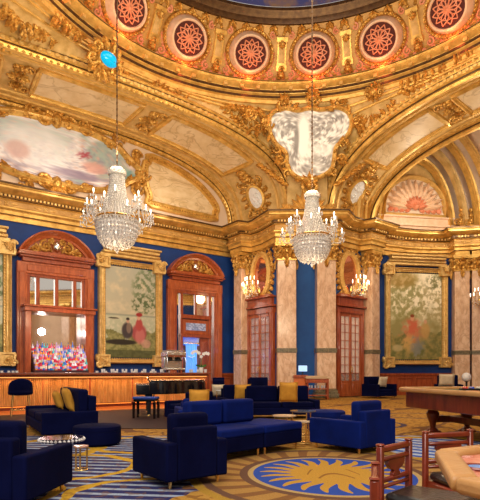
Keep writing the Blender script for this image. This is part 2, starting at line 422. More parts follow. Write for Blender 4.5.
# walls
def wallstrip(name, pts, z0, z1, m, th=.3):
    mb = MB(); mb.sweep([tuple(p) for p in pts], [(-th, z0), (0, z0), (0, z1), (-th, z1)]); return struct(name, mb, m)
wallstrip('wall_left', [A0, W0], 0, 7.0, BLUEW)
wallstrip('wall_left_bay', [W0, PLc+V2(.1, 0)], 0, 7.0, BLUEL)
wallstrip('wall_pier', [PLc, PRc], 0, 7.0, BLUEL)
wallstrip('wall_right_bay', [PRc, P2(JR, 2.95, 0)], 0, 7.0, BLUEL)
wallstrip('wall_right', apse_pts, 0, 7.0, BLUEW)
H1 = apse_pts[-1]
wallstrip('wall_far_right', [H1, V2(13.2, 11.5), V2(11.0, -5)], 0, 7.0, PINKW)
dado = [(0, 0), (.07, 0), (.07, .18), (.04, .2), (.04, .95), (.08, .98), (.08, 1.08), (.03, 1.1), (0, 1.1)]
for k, pts in enumerate(([A0, W0], [W0, PLc], [PRc, P2(JR, 2.95, 0)], apse_pts)):
    mb = MB(); mb.sweep([tuple(p) for p in pts], dado)
    if k in (0, 3):
        q = resamp([tuple(p) for p in pts], 1.1)
        for i in range(len(q)-1):
            a_, b_ = Vector(q[i]), Vector(q[i+1]); d_ = (b_-a_).normalized(); m_ = V2(d_.y, -d_.x)
            PLN = Plane((a_.x, a_.y, 0), (d_.x, d_.y, 0)); L_ = (b_-a_).length
            band(mb, PLN, [(.12, .32), (L_-.12, .32), (L_-.12, .85), (.12, .85)], [(-.03, .04), (-.02, .065), (.02, .065), (.03, .04)], closed=True)
    struct('baseboard_%s' % ['left', 'left_bay', 'right_bay', 'right'][k], mb, MAHO)

# entablature that runs over walls and columns
LB = [P2(JL, .5, 0), P2(JL, .55, .62), P2(JL, 1.38, .62), P2(JL, 1.5, .12), P2(JL, 2.35, .12), V2(1.62, 22.15), V2(4.3, 22.12), P2(JR, .3, .12), P2(JR, 1.55, .12), P2(JR, 1.7, .62), P2(JR, 2.6, .62), P2(JR, 2.7, 0)]
ap2 = []
for a in [119, 115, 110, 105, 100, 95, 90]: ap2.append(apse(a, AR))
ap2 += [apse(84.2, AR), apse(83.9, AR-.6), apse(78.2, AR-.6), apse(77.8, AR), apse(76.4, AR), apse(76.1, AR-.6), apse(70, AR-.6), apse(69.6, AR)]
ap2 += [apse(a, AR) for a in range(64, -55, -6)]+[V2(13.2, 11.5), V2(11.0, -5)]
EP = [A0, W0]+LB+ap2
epts = [tuple(p) for p in EP]
arch_prof = [(-.3, 6.9), (.06, 6.9), (.06, 7.08), (.11, 7.11), (.11, 7.26), (.2, 7.33), (.2, 7.38), (.1, 7.40), (.1, 7.64), (.16, 7.68), (.16, 7.72), (.22, 7.73), (.22, 7.82), (.34, 7.86), (.5, 7.93), (.56, 7.98), (.56, 8.04), (.62, 8.08), (.62, 8.14), (-.3, 8.16)]
mb = MB(); mb.sweep(epts, arch_prof, caps=False)
tr = struct('trim_1', mb, GOLD, smooth=30)
mb = MB(); mb.sweep(epts, [(.105, 7.42), (.115, 7.43), (.115, 7.62), (.105, 7.63)], caps=False)
fr = mb.build('frieze', OLIVE, parent=tr, world=True)
mb = MB(); mr = MB()
for i in range(len(EP)-1):
    a_, b_ = EP[i], EP[i+1]; L_ = (b_-a_).length
    if L_ < .35: continue
    d_ = (b_-a_).normalized(); PLN = Plane((a_.x, a_.y, 0), (d_.x, d_.y, 0))
    n = max(2, int(L_/.14))
    for k in range(n):
        p = PLN.pt((k+.5)*L_/n, 7.775, .25); mb.box(p, (.075, .09, .085), rz=PLN.rz)
    n = max(1, int(L_/1.35))
    for k in range(n):
        s_ = (k+.5)*L_/n
        for q in range(4): blob(mr, PLN, s_+.05*cos(q*pi/2+.78), 7.525+.05*sin(q*pi/2+.78), .055, .035, .035, .115, ang=q*pi/2+.78)
        for sg in (-1, 1):
            leaf(mr, PLN, s_+sg*.16, 7.525, 0 if sg > 0 else pi, .26, .09, .025, .115)
    n = max(2, int(L_/.22))
    for k in range(n): leaf(mr, PLN, (k+.5)*L_/n, 7.27, pi/2, .11, .12, .03, .13, n=3)
mb.build('dentil_course', GOLDP, parent=tr, world=True)
mb = MB(); mb.sweep(epts, [(.165, 7.685), (.172, 7.69), (.172, 7.715), (.165, 7.72)], caps=False); mb.sweep(epts, [(.23, 7.735), (.236, 7.735), (.236, 7.825), (.23, 7.825)], caps=False); mb.sweep(epts, [(.615, 8.09), (.64, 8.10), (.64, 8.165), (.50, 8.175)], caps=False); mb.sweep(epts, [(.112, 7.10), (.12, 7.11), (.12, 7.13), (.112, 7.135)], caps=False); mb.build('painted_shade_line', DARKG, parent=tr, world=True)  # dark strips painted in as shade lines between the mouldings
mr.build('rosette', GOLDP, parent=tr, world=True)

# ------------------------------------------------------------ arches
def sup(cx, a, base, rise, n, N=90, t0=0, t1=pi):
    q = []
    for i in range(N+1):
        t = t0+(t1-t0)*i/N; c, s = cos(t), sin(t)
        q.append((cx+a*(1 if c > 0 else -1)*abs(c)**(2/n), base+rise*abs(s)**(2/n)))
    return q
def even(pts, N):
    L = 0
    for i in range(len(pts)-1): L += (Vector(pts[i+1])-Vector(pts[i])).length
    q = resamp(pts, L/N*.99999); return q[:N+1]
LF = sup(-9.44, 9.62, 8.1, 3.62, 3.3); LBk = sup(-8.86, 8.70, 8.1, 3.42, 2.8)
RF = sup(6.75, -6.62, 8.1, 3.40, 2.4); RBk = sup(6.55, -6.45, 8.1, 2.98, 2.3)
archmould = [(-.30, -.02), (-.30, .10), (-.22, .16), (-.16, .10), (-.10, .10), (-.06, .2), (.06, .2), (.10, .12), (.18, .16), (.26, .10), (.30, 0)]
# lunette wall on the bar side
mb = MB(); q = LBk; mb.grid(lambda u, v: PW.pt(q[min(90, int(round(u*90)))][0], 8.1+(q[min(90, int(round(u*90)))][1]-8.1)*v, -.02), 90, 6)
struct('wall_left_lunette', mb, PINKW)
def arch_trim(idx, pl, crv, side=1, sc_=1.0, m=GOLD, bd=True, bs=.28):
    mb = MB(); N_ = 110; c = even(crv, N_)
    band(mb, pl, c, [(s_*sc_*side, o*sc_) for s_, o in archmould])
    o = struct('trim_%d' % idx, mb, m, smooth=30)
    if bd:
        mb = MB(); band(mb, pl, c, [(s_*sc_*side, o*sc_) for s_, o in ((-.15, .11), (-.15, .125), (-.09, .125), (-.09, .11))]); band(mb, pl, c, [(s_*sc_*side, o*sc_) for s_, o in ((.095, .13), (.095, .15), (.125, .155), (.13, .13))]); mb.build('painted_shade_line', DARKG, parent=o, world=True)  # shade lines of the arch moulding, painted as dark strips
        mb = MB(); beads(mb, pl, c, bs*sc_, .085*sc_, .2*sc_, el=1.25); mb.build('bead_course', GOLDP, parent=o, world=True)
        mb = MB(); cc = resamp(c, .22); NN = norms2(cc, False)
        for p, m_ in zip(cc, NN):
            leaf(mb, pl, p[0]+m_.x*.17*side, p[1]+m_.y*.17*side, atan2(m_.y*side, m_.x*side), .12*sc_, .14, .04, .13*sc_, n=3)
        mb.build('leaf_course', GOLD, parent=o, world=True)
    return o
arch_trim(2, FLW, LF, 1); arch_trim(3, PW, LBk, 1, .9)
arch_trim(4, FRW, RF, 1); arch_trim(5, BRW, RBk, 1, 1.0)
# inner fillets
class Ruled:
    def __init__(s, A, B, ctr):
        s.A, s.B, s.c = A, B, ctr; s.n = len(A)-1
        s.L = sum((A[i+1]-A[i]).length for i in range(s.n)); s.W = sum((a-b).length for a, b in zip(A, B))/len(A)
    def raw(s, a, b):
        f = max(0, min(s.n-1e-6, a/s.L*s.n)); i = int(f); t = f-i
        return s.A[i].lerp(s.A[i+1], t).lerp(s.B[i].lerp(s.B[i+1], t), b/s.W)
    def pt(s, a, b, o=0):
        p = s.raw(a, b)
        if o:
            u = s.raw(min(a+.1, s.L), b)-s.raw(max(0, a-.1), b); v = s.raw(a, b+.1)-s.raw(a, b-.1); n = u.cross(v).normalized()
            if n.dot(s.c-p) < 0: n = -n
            p = p+n*o
        return p
def v3(pl, c, o=0): return [pl.pt(p[0], p[1], o) for p in c]
ce = lambda pl, crv: v3(pl, even(crv, 110))
SL = Ruled(ce(FLW, LF), ce(PW, LBk), PW.pt(-9, 8.1, 3))
SR = Ruled(ce(FRW, RF), ce(BRW, RBk), Vector((7.5, 18.5, 8.5)))
for k, S in enumerate((SL, SR)):
    mb = MB(); mb.grid(lambda u, v: S.pt(u*S.L, v*S.W, 0), 110, 4); o = struct('ceiling_%s_soffit' % ['left', 'right'][k], mb, CREAMG)
    W_ = S.W; s0 = [2.9, 2.3][k]
    mb = MB(); mm = MB(); mr = MB()
    if k == 0: segs = [(3.3, 7.6), (8.9, 12.9), (14.2, 18.2)]
    else: segs = [(3.0, 6.3), (7.3, 10.4)]
    lo_, hi_ = W_*.25, W_*.75
    for a0, a1 in segs:
        out = [(a0, lo_), (a1, lo_), (a1, hi_), (a0, hi_)]
        oo = []
        for i in range(4):
            p, q_ = out[i], out[(i+1) % 4]
            for j in range(10): oo.append((p[0]+(q_[0]-p[0])*j/10, p[1]+(q_[1]-p[1])*j/10))
        band(mb, S, oo, [(-.12, .0), (-.10, .09), (-.02, .12), (.03, .06), (.09, .08), (.11, .0)], closed=True)
        mm.grid(lambda u, v: S.pt(a0+.08+(a1-a0-.16)*u, lo_+.06+(hi_-lo_-.12)*v, .03), 14, 3)
        am = a1+.6
        for b_, an in ((W_*.5, 0), (W_*.5, pi), (W_*.3, pi/2), (W_*.7, -pi/2)): acanthus(mr, S, am, b_, .42, an, .02)
        spiral(mr, S, am-.3, W_*.68, .22, 0, 1.3, 1, .05, .06); spiral(mr, S, am-.3, W_*.32, .22, 0, 1.3, -1, .05, .06)
    mb.build('panel_moulding', GOLD, parent=o, world=True); mm.build('marble_inlay', MARBC, parent=o, world=True); mr.build('carved_spray', GOLDC, parent=o, world=True)
    mb = MB()
    for fb in (.08, .18, .82, .92):
        band(mb, S, [(S.L*i/110, W_*fb) for i in range(111)], [(-.07, 0), (-.05, .06), (.05, .06), (.07, 0)])
    mb.build('ribbon_moulding', GOLDP, parent=o, world=True)
    # oval medallion near the springing
    am = [1.55, 1.5][k]; bm_ = W_*.5
    t = empty('oval_medallion', S.pt(am, bm_), 0, ['oval white relief medallion in gilt leaves above the bar-side door bay', 'oval white relief medallion in gilt leaves above the card-table-side door bay'][k], 'medallion')
    el = [(am+.62*cos(q*2*pi/24), bm_+.42*sin(q*2*pi/24)) for q in range(24)]
    mb = MB(); vs_ = [S.pt(am, bm_, .12)]+[S.pt(p[0], p[1], .07) for p in el]; mb.add(vs_, [(0, 1+i, 1+(i+1) % 24) for i in range(24)])
    for q in range(14): blob(mb, S, am+random.uniform(-.35, .35), bm_+random.uniform(-.2, .2), .14, .07, .07, .08, ang=random.uniform(0, 3))
    mb.build('relief_disc', WHITE, parent=t, world=True)
    mb = MB(); band(mb, S, el, [(-.07, 0), (-.05, .13), (.03, .16), (.08, .1), (.1, 0)], closed=True); mb.build('frame', GOLD, parent=t, world=True)
    mb = MB()
    for q in range(14):
        an = q*2*pi/14; leaf(mb, S, am+.68*cos(an), bm_+.48*sin(an), an+.3, .38, .24, .12, .02, bend=.6)
    for sg in (-1, 1):
        acanthus(mb, S, am+sg*.95, bm_, .5, 0 if sg > 0 else pi, .03); spiral(mb, S, am+sg*.8, bm_+.5, .2, 0, 1.4, sg, .05, .05); spiral(mb, S, am+sg*.8, bm_-.5, .2, 0, 1.4, -sg, .05, .05)
    for q in range(3): blob(mb, S, am+1.0+.22*q, bm_, .2, .26, .2, .05)
    mb.build('leaf_spray', GOLDC, parent=t, world=True)

# ------------------------------------------------------------ dome ring, drum with round windows, dome
CIR = [(DC.x+8.1*sin(2*pi*i/120), DC.y+8.1*cos(2*pi*i/120)) for i in range(120)]
mb = MB(); mb.sweep(CIR, [(o_, z_+DZ) for o_, z_ in [(-.5, 11.9), (.02, 11.9), (.05, 12.02), (.12, 12.05), (.12, 12.18), (.2, 12.22), (.24, 12.36), (.42, 12.44), (.5, 12.52), (.5, 12.6), (.3, 12.64), (.3, 12.7), (.12, 12.74), (.12, 12.82), (.2, 12.88), (.2, 12.94), (-.1, 12.98)]], closed=True, caps=False)
tr = struct('trim_6', mb, GOLD, smooth=30)
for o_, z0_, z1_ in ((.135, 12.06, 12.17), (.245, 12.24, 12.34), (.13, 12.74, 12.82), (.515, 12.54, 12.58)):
    mb = MB(); mb.sweep(CIR, [(o_-.03, z0_+DZ), (o_, z0_+.01+DZ), (o_, z1_-.01+DZ), (o_-.03, z1_+DZ)], closed=True, caps=False); mb.build('painted_shade_line', DARKG, parent=tr, world=True)  # dark strips painted in for the shade under the ring mouldings
class Cone:
    def __init__(s, r0, z0, r1, z1):
        s.r0, s.z0, s.r1, s.z1 = r0, z0, r1, z1; s.S = sqrt((r1-r0)**2+(z1-z0)**2); s.rm = (r0+r1)/2
    def pt(s, a, b, o=0):
        ph = a/s.rm; t = b/s.S; cr, cz = (s.z1-s.z0)/s.S, (s.r1-s.r0)/s.S
        r = s.r0+(s.r1-s.r0)*t-o*cr; z = s.z0+(s.z1-s.z0)*t+o*cz
        return Vector((DC.x+r*sin(ph), DC.y+r*cos(ph), z))
CN = Cone(7.95, 12.9+DZ, 6.95, 14.45+DZ)
mb = MB(); mb.grid(lambda u, v: CN.pt(u*2*pi*CN.rm, v*CN.S, 0), 144, 4); struct('ceiling_drum', mb, OLIVE)
CY = Cone(8.12, 12.4, 8.1, 12.9)
mb = MB()
for i in range(150): leaf(mb, Cone(7.9, 12.7+DZ, 7.9, 12.9+DZ), i*2*pi*7.9/150, .0, pi/2, .18, .2, .05, .0, n=3)
mb.build('leaf_course', REDOC, parent=tr, world=True)
mb = MB()
for i in range(72):
    a = 2*pi*(i+.5)/72; mb.box((DC.x+7.86*sin(a), DC.y+7.86*cos(a), 12.38+DZ), (.14, .3, .14), rz=-a)
mb.build('modillion', GOLDP, parent=tr, world=True)
CR2 = [(DC.x+6.95*sin(2*pi*i/120), DC.y+6.95*cos(2*pi*i/120)) for i in range(120)]
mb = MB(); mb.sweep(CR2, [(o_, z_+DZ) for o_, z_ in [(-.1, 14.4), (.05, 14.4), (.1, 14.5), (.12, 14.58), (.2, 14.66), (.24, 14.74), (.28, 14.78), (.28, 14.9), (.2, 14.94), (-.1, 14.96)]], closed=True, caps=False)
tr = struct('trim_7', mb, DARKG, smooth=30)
mb = MB()
for i in range(160):
    a_ = i*2*pi*CN.rm/160; leaf(mb, CN, a_, 1.52, pi/2+(.5 if i % 2 else -.5), .34, .2, .1, .02, n=4); blob(mb, CN, a_, 1.5, .07, .07, .08)
mb.build('foliage_band', GOLDC, parent=tr, world=True)
mb = MB()
def dome(u, v):
    a = u*2*pi; t = v*pi/2; r = 6.65*cos(t); return (DC.x+r*sin(a), DC.y+r*cos(a), 14.9+DZ+3.2*sin(t))
mb.grid(dome, 96, 14); dm = struct('ceiling_dome', mb, DOMEB)
mb = MB(); CD = Cone(6.62, 14.95+DZ, 6.5, 15.75+DZ)
for i in range(64):
    a_ = i*2*pi*CD.rm/64; spiral(mb, CD, a_, .35, .17, 0, 1.2, 1 if i % 2 else -1, .035, .05)
mb.build('scroll_band', M('pale blue scroll', (.25, .3, .5), rough=.6), parent=dm, world=True)

OC = 18
for k in range(OC):
    ph = R(9.5+20*k); a0 = ph*CN.rm; b0 = .80
    if not (k <= 3 or k >= 14): continue          # the photograph sees the far half of the drum only
    wname = 'window_%d' % (k+1)
    t = empty(wname, CN.pt(a0, 0), -ph, kind='structure')
    cir = lambda r, n=32: [(a0+r*cos(q*2*pi/n), b0+r*.88*sin(q*2*pi/n)) for q in range(n)]
    mb = MB(); fillS(mb, CN, cir(.64), .32); mb.build('opening', DARKIN, parent=t, world=True)
    mb = MB(); band(mb, CN, cir(.66), [(-.18, .02), (-.12, .26), (-.06, .36), (.0, .37), (.03, .31)], closed=True); mb.build('recess_ring', SHELLM, parent=t, world=True)
    mb = MB(); band(mb, CN, cir(.92), [(-.08, .01), (-.05, .12), (.0, .1), (.04, .13), (.08, .01)], closed=True)
    beads(mb, CN, cir(.92), .13, .05, .11, True); mb.build('window_frame', GOLDC, parent=t, world=True)
    mb = MB()
    for q in range(12):
        an = 2*pi*q/12
        if True:
            pet = [(a0+.54*cos(an)*u-.13*sin(an)*sin(pi*u), b0+(.54*sin(an)*u+.13*cos(an)*sin(pi*u))*.88) for u in [i/8 for i in range(9)]]
            pe2 = [(a0+.54*cos(an)*u+.13*sin(an)*sin(pi*u), b0+(.54*sin(an)*u-.13*cos(an)*sin(pi*u))*.88) for u in [i/8 for i in range(9)]]
            tubeS(mb, CN, pet, .022, .35, 5); tubeS(mb, CN, pe2, .022, .35, 5)
    tubeS(mb, CN, cir(.36), .02, .35, 5, True); blob(mb, CN, a0, b0, .09, .08, .06, .34); mb.build('tracery', REDOC, parent=t, world=True)
    mb = MB()
    for q in range(20):
        an = pi+pi*(q+.5)/20; leaf(mb, CN, a0+.96*cos(an), b0+.86*sin(an), an+pi/2, .2, .16, .06, .0, n=3)
    for sg in (-1, 1): spiral(mb, CN, a0+sg*.9, .12, .16, pi/2, 1.3, sg, .04, .05); spiral(mb, CN, a0+sg*.92, 1.45, .13, pi/2, 1.3, sg, .04, .05)
    mb.build('carving', REDOC, parent=t, world=True)
    light('window_light', 'POINT', tuple(CN.pt(a0, -.02, .55)), 19, (1, .17, .06), .14)
for k in range(OC):
    ph = R(-.5+20*k); a0 = ph*CN.rm
    if not (k <= 4 or k >= 14): continue
    S = CN
    t = empty('pilaster', tuple(CN.pt(a0, 0)), -ph, 'gilded drum pilaster, '+{0: 'above the pendentive painting, a little to its own near side', 1: 'between the round windows over the card-table-side arch springing', 2: 'over the arch in front of the apse, next to the topmost window', 3: 'high over the apse arch at the photo edge', 4: 'far round the drum above the card table', 17: 'straight above the bar-side end of the pier', 16: 'second from the pier towards the bar side', 15: 'by the chain of the chandelier nearest the bar', 14: 'high over the bar, beyond the chandelier chain'}[k], 'pilaster', 'pilasters between the round windows of the dome drum')
    mb = MB()
    for lo_, hi_, w_, o_ in ((.25, .45, .42, .16), (.45, 1.25, .36, .12), (1.25, 1.4, .46, .2)):
        n0 = len(mb.v); vs_ = []
        for b_ in (lo_, hi_):
            for a_, o in ((-w_/2, 0), (-w_/2, o_), (w_/2, o_), (w_/2, 0)): vs_.append(S.pt(a0+a_, b_, o))
        mb.add(vs_, [(0, 1, 5, 4), (1, 2, 6, 5), (2, 3, 7, 6), (0, 3, 2, 1), (4, 5, 6, 7)])
    mb.build('shaft', GOLD, parent=t, world=True)
    mb = MB(); mb.grid(lambda u, v: S.pt(a0-.12+.24*u, .52+.65*v, .135), 1, 1); mb.build('cream_panel', CREAMG, parent=t, world=True)
    mb = MB()
    for q in range(3): blob(mb, S, a0, .1+.09*q, .17-.03*q, .1, .2, .1)
    spiral(mb, S, a0, .3, .12, 0, 1.2, 1, .05, .2); acanthus(mb, S, a0, .1, .25, -pi/2, .1)
    leaf(mb, S, a0, 1.3, -pi/2, .3, .3, .1, .18); mb.build('bracket', GOLDC, parent=t, world=True)

# pendentives
bot = []
for p in even(LF, 110)[::-1]: bot.append(FLW.pt(p[0], p[1]+.0, -.02))
bot = bot[:-1]
bl = [V2(2.1, 22.3), V2(3.0, 22.25), V2(3.9, 22.3)]
bot += [Vector((p.x, p.y, 8.12)) for p in bl]
bot += [FRW.pt(p[0], p[1], -.02) for p in even(RF, 110)]
bot = [p for p in bot if p.y > 10]
def azm(p): return atan2(p.x-DC.x, p.y-DC.y)
def pend(u, v):
    f = u*(len(bot)-1); i = min(len(bot)-2, int(f)); p = bot[i].lerp(bot[i+1], f-i); a = azm(p)
    q = Vector((DC.x+8.12*sin(a), DC.y+8.12*cos(a), 11.95+DZ)); r = p.lerp(q, v)
    bul = sin(pi*v)*.5*max(0, min(1, (11.9-p.z)/3)); c = Vector((DC.x-r.x, DC.y-r.y, 0)).normalized()
    return r-c*bul
mb = MB(); mb.grid(pend, len(bot)-1, 10); struct('ceiling_pendentive', mb, CREAMG)

# ------------------------------------------------------------ apse vault and its lunette
def avault(u, v):
    az = 125-185*u; t = v*pi/2; zb = 12.4
    r = (AR+.3)*(cos(t)**.8); z = zb+2.2*sin(t)
    p = apse(az, r); return (p.x, p.y, z)
mb = MB(); mb.grid(avault, 60, 12); mb.grid(lambda u, v: (*apse(125-185*u, AR+.3), 8.0+4.4*v), 60, 1)
av = struct('ceiling_apse', mb, PINKW)
bc = 0.0
def stilt(hw, top, base=8.12, N=40): return sup(bc, hw, base, top-base, 2.0, N)
mb = MB()
o_in = -.30
for k, (hw, top, off) in enumerate(((1.95, 11.7, 0), (2.45, 12.25, .35), (2.95, 12.8, .7), (3.45, 13.3, 1.05))):
    c = stilt(hw, top)
    prof = [(-.32, off-.5), (-.32, off+.05), (-.24, off+.14), (-.14, off+.08), (-.08, off+.2), (.02, off+.22), (.08, off+.14), (.14, off+.3), (.14, off+.02)]
    mb = MB(); band(mb, BAY, c, [(s_, o) for s_, o in prof]); struct('trim_%d' % (8+k), mb, [GOLD, CREAMG, GOLD, GOLDP][k], smooth=30)
mb = MB(); c = stilt(1.95, 11.6); mb.add([BAY.pt(0, 8.1, -.08)]+[BAY.pt(p[0], p[1], -.08) for p in c], [(0, i+1, i+2) for i in range(len(c)-1)]); struct('wall_right_lunette', mb, CREAMG)
# base mouldings below the shell, with its D-shaped frame
sh = empty('shell_relief', BAY.pt(bc, 8.95, 0), BAY.rz, 'large blush scallop shell relief in a half-round gilt frame over the park picture', 'relief')
dsh = [(bc-1.62, 8.98), (bc+1.62, 8.98)]+[(bc+1.62*cos(a), 9.35+1.52*sin(a)) for a in [pi*i/20 for i in range(21)]]
mb = MB(); fillS(mb, BAY, dsh, -.02); mb.build('back_panel', PINKW, parent=sh, world=True)
mb = MB(); band(mb, BAY, dsh, [(-.1, 0), (-.07, .16), (.0, .2), (.06, .12), (.1, 0)], closed=True); mb.build('frame', GOLDP, parent=sh, world=True)
mb = MB()
for i in range(13):
    an = pi*(i+.5)/13
    L_ = 1.28+.05*sin(i*2)
    leaf(mb, BAY, bc+.25*cos(an), 9.3+.15*sin(an), an, L_, .36, .28, .0, n=8)
mb.build('shell', SHELLM, parent=sh, world=True, smooth=60)
mb = MB()
for i in range(9):
    an = pi*(i+.5)/9; leaf(mb, BAY, bc+.1*cos(an), 9.3+.08*sin(an), an, .5, .2, .2, .16, n=4)
for sg in (-1, 1):
    for q in range(4): acanthus(mb, BAY, bc+sg*(.35+.3*q), 9.16, .26, pi/2-sg*.5, .04)
blob(mb, BAY, bc, 9.35, .16, .16, .3, .1); mb.build('shell_hinge', REDOC, parent=sh, world=True)
mb = MB(); 
for z0, hh, o in ((8.14, .26, .12), (8.4, .12, .22), (8.52, .3, .10), (8.82, .08, .2)):
    vs_ = []
    mb.grid(lambda u, v: BAY.pt(-2.1+4.2*u, z0+hh*v, o), 8, 1); mb.grid(lambda u, v: BAY.pt(-2.1+4.2*u, z0+hh, -.08+(o+.08)*v), 8, 1); mb.grid(lambda u, v: BAY.pt(-2.1+4.2*u, z0, -.08+(o+.08)*v), 8, 1)
struct('trim_12', mb, SHELLM, smooth=None)
mb = MB()
for a_ in (2.2, 2.75, -2.2):
    for q in range(4): acanthus(mb, BAY, a_, 8.3+.28*q, .34-.04*q, pi/2+.5*(q % 2-.5), .55 if a_ > 0 else .2); 
    spiral(mb, BAY, a_-.25, 8.55, .2, 0, 1.3, 1, .05, .6)
struct('trim_13', mb, GOLDC)

# ------------------------------------------------------------ columns
def column(name, c, rz, wd, label):
    t = empty(name, (c.x, c.y, 0), rz, label, 'column')
    h = wd/2
    mb = MB(); mb.box((0, 0, .10), (wd*1.26, wd*1.26, .2)); mb.box((0, 0, .26), (wd*1.16, wd*1.16, .14)); mb.box((0, 0, .36), (wd*1.08, wd*1.08, .08)); mb.build('base', MARBG, parent=t, bev=(.03, 2))
    mb = MB(); mb.box((0, 0, .4+5.72/2), (wd, wd, 5.72), top=(.96, .96)); mb.build('shaft', MARB, parent=t, bev=(.03, 2))
    mb = MB()
    for z_, w_, hh in ((2.02, 1.02, .03), (2.10, 1.05, .16), (2.19, 1.07, .03)): mb.box((0, 0, z_), (wd*w_, wd*w_, hh))
    mb.build('band', MARBG, parent=t)
    mb = MB(); mb.box((0, 0, 6.14), (wd*1.04, wd*1.04, .05)); mb.box((0, 0, 6.42), (wd*.9, wd*.9, .56)); mb.box((0, 0, 6.78), (wd*1.2, wd*1.2, .08)); mb.box((0, 0, 6.85), (wd*1.26, wd*1.26, .07)); cap = mb.build('capital', GOLD, parent=t)
    ml = MB()
    for k in range(4):
        S = Plane((0, 0, 0), (cos(k*pi/2), sin(k*pi/2), 0)); S.O = S.N*(h*.9)
        for row, (z_, L_, n_) in enumerate(((6.17, .3, 3), (6.3, .38, 2))):
            for i in range(n_):
                a_ = (i-(n_-1)/2)*wd*.33; leaf(ml, S, a_, z_, pi/2, L_, wd*.34, .13+.05*row, .0, n=5); blob(ml, S, a_, z_+L_*.95, .07, .05, .18, .0)
        for sg in (-1, 1): spiral(ml, S, sg*wd*.42, 6.6, .13, -pi/2, 1.5, -sg, .04, .12)
        blob(ml, S, 0, 6.72, .1, .1, .2, .05)
        leaf(ml, S, 0, 6.2, -pi/2, .42, .22, .1, .08, n=5)      # drop below the capital
    ml.build('capital_leaves', GOLDC, parent=cap)
    return t
cx1 = P2(JL, .96, .28); column('column', cx1, JL.rz, .62, 'blush marble column between the bar wall and the darker glass door')
column('column', V2(2.08, 22.6), 0, .86, 'blush marble column on the pier side of the door behind the lounge sofas')
column('column', V2(3.84, 22.58), 0, .86, 'blush marble column just behind the wooden organ-like console')
cx4 = P2(JR, 2.18, .28); column('column', cx4, JR.rz, .62, 'blush marble column between the bright glass door and the park picture')
for az, lb in ((81.0, 'blush marble column right behind the long card table, beside the park picture'), (73.0, 'blush marble column at the photo edge, only its side in view')):
    c = apse(az, AR-.30); column('column', c, R(az-90), .72, lb)

for y_ in (10.5, 6.5, 2.5):
    column('column', V2(12.4+(y_-11.5)*.13, y_), R(-90), .8, 'blush marble column of the side wall reflected in the bar mirrors')['kind'] = 'structure'
# ------------------------------------------------------------ oval mirrors, glass doors
def oval_mirror(pl, s_, label):
    t = empty('oval_mirror', pl.pt(s_, 4.75, 0), pl.rz, label, 'mirror'); cz = 5.72; ew, eh = .62, .98
    el = lambda k, n=36: [(s_+(ew+k)*cos(q*2*pi/n), cz+(eh+k)*sin(q*2*pi/n)) for q in range(n)]
    mb = MB(); fillS(mb, pl, el(-.1), .05); mb.build('mirror_glass', M('red mirror glass', (.70, .32, .22), rough=.08, metal=.9), parent=t, world=True)
    mb = MB(); band(mb, pl, el(0), [(-.14, .01), (-.12, .12), (-.03, .18), (.05, .12), (.1, .15), (.14, .01)], closed=True); beads(mb, pl, el(.1), .16, .05, .12, True); mb.build('frame', GOLDP, parent=t, world=True)
    mb = MB()
    for sg in (-1, 1):
        for q in range(9):
            z_ = cz-1.0+q*.27; xx = s_+sg*(.22+ew*sqrt(max(0.05, 1-((z_-cz)/1.35)**2))); blob(mb, pl, xx, z_, .1, .11, .14, .01); leaf(mb, pl, xx, z_, pi/2+sg*.5, .24, .14, .08, .03, n=4)
        spiral(mb, pl, s_+sg*.3, cz+1.1, .2, 0, 1.5, sg, .05, .08); spiral(mb, pl, s_+sg*.62, cz+.85, .16, 0, 1.5, sg, .05, .08)
    acanthus(mb, pl, s_, cz+1.05, .4, pi/2, .06); acanthus(mb, pl, s_, cz-1.08, .32, -pi/2, .06); mb.build('carved_crest', GOLDC, parent=t, world=True)
oval_mirror(JL, 2.1, 'tall oval mirror in gilt frame above the darker glass door beside the bar wall')
oval_mirror(JR, .86, 'tall oval mirror in gilt frame above the bright glass door near the park picture')
ROOMW = M('warm corridor wall', (.75, .50, .34), (.60, .36, .22), .6, ns=1.5)
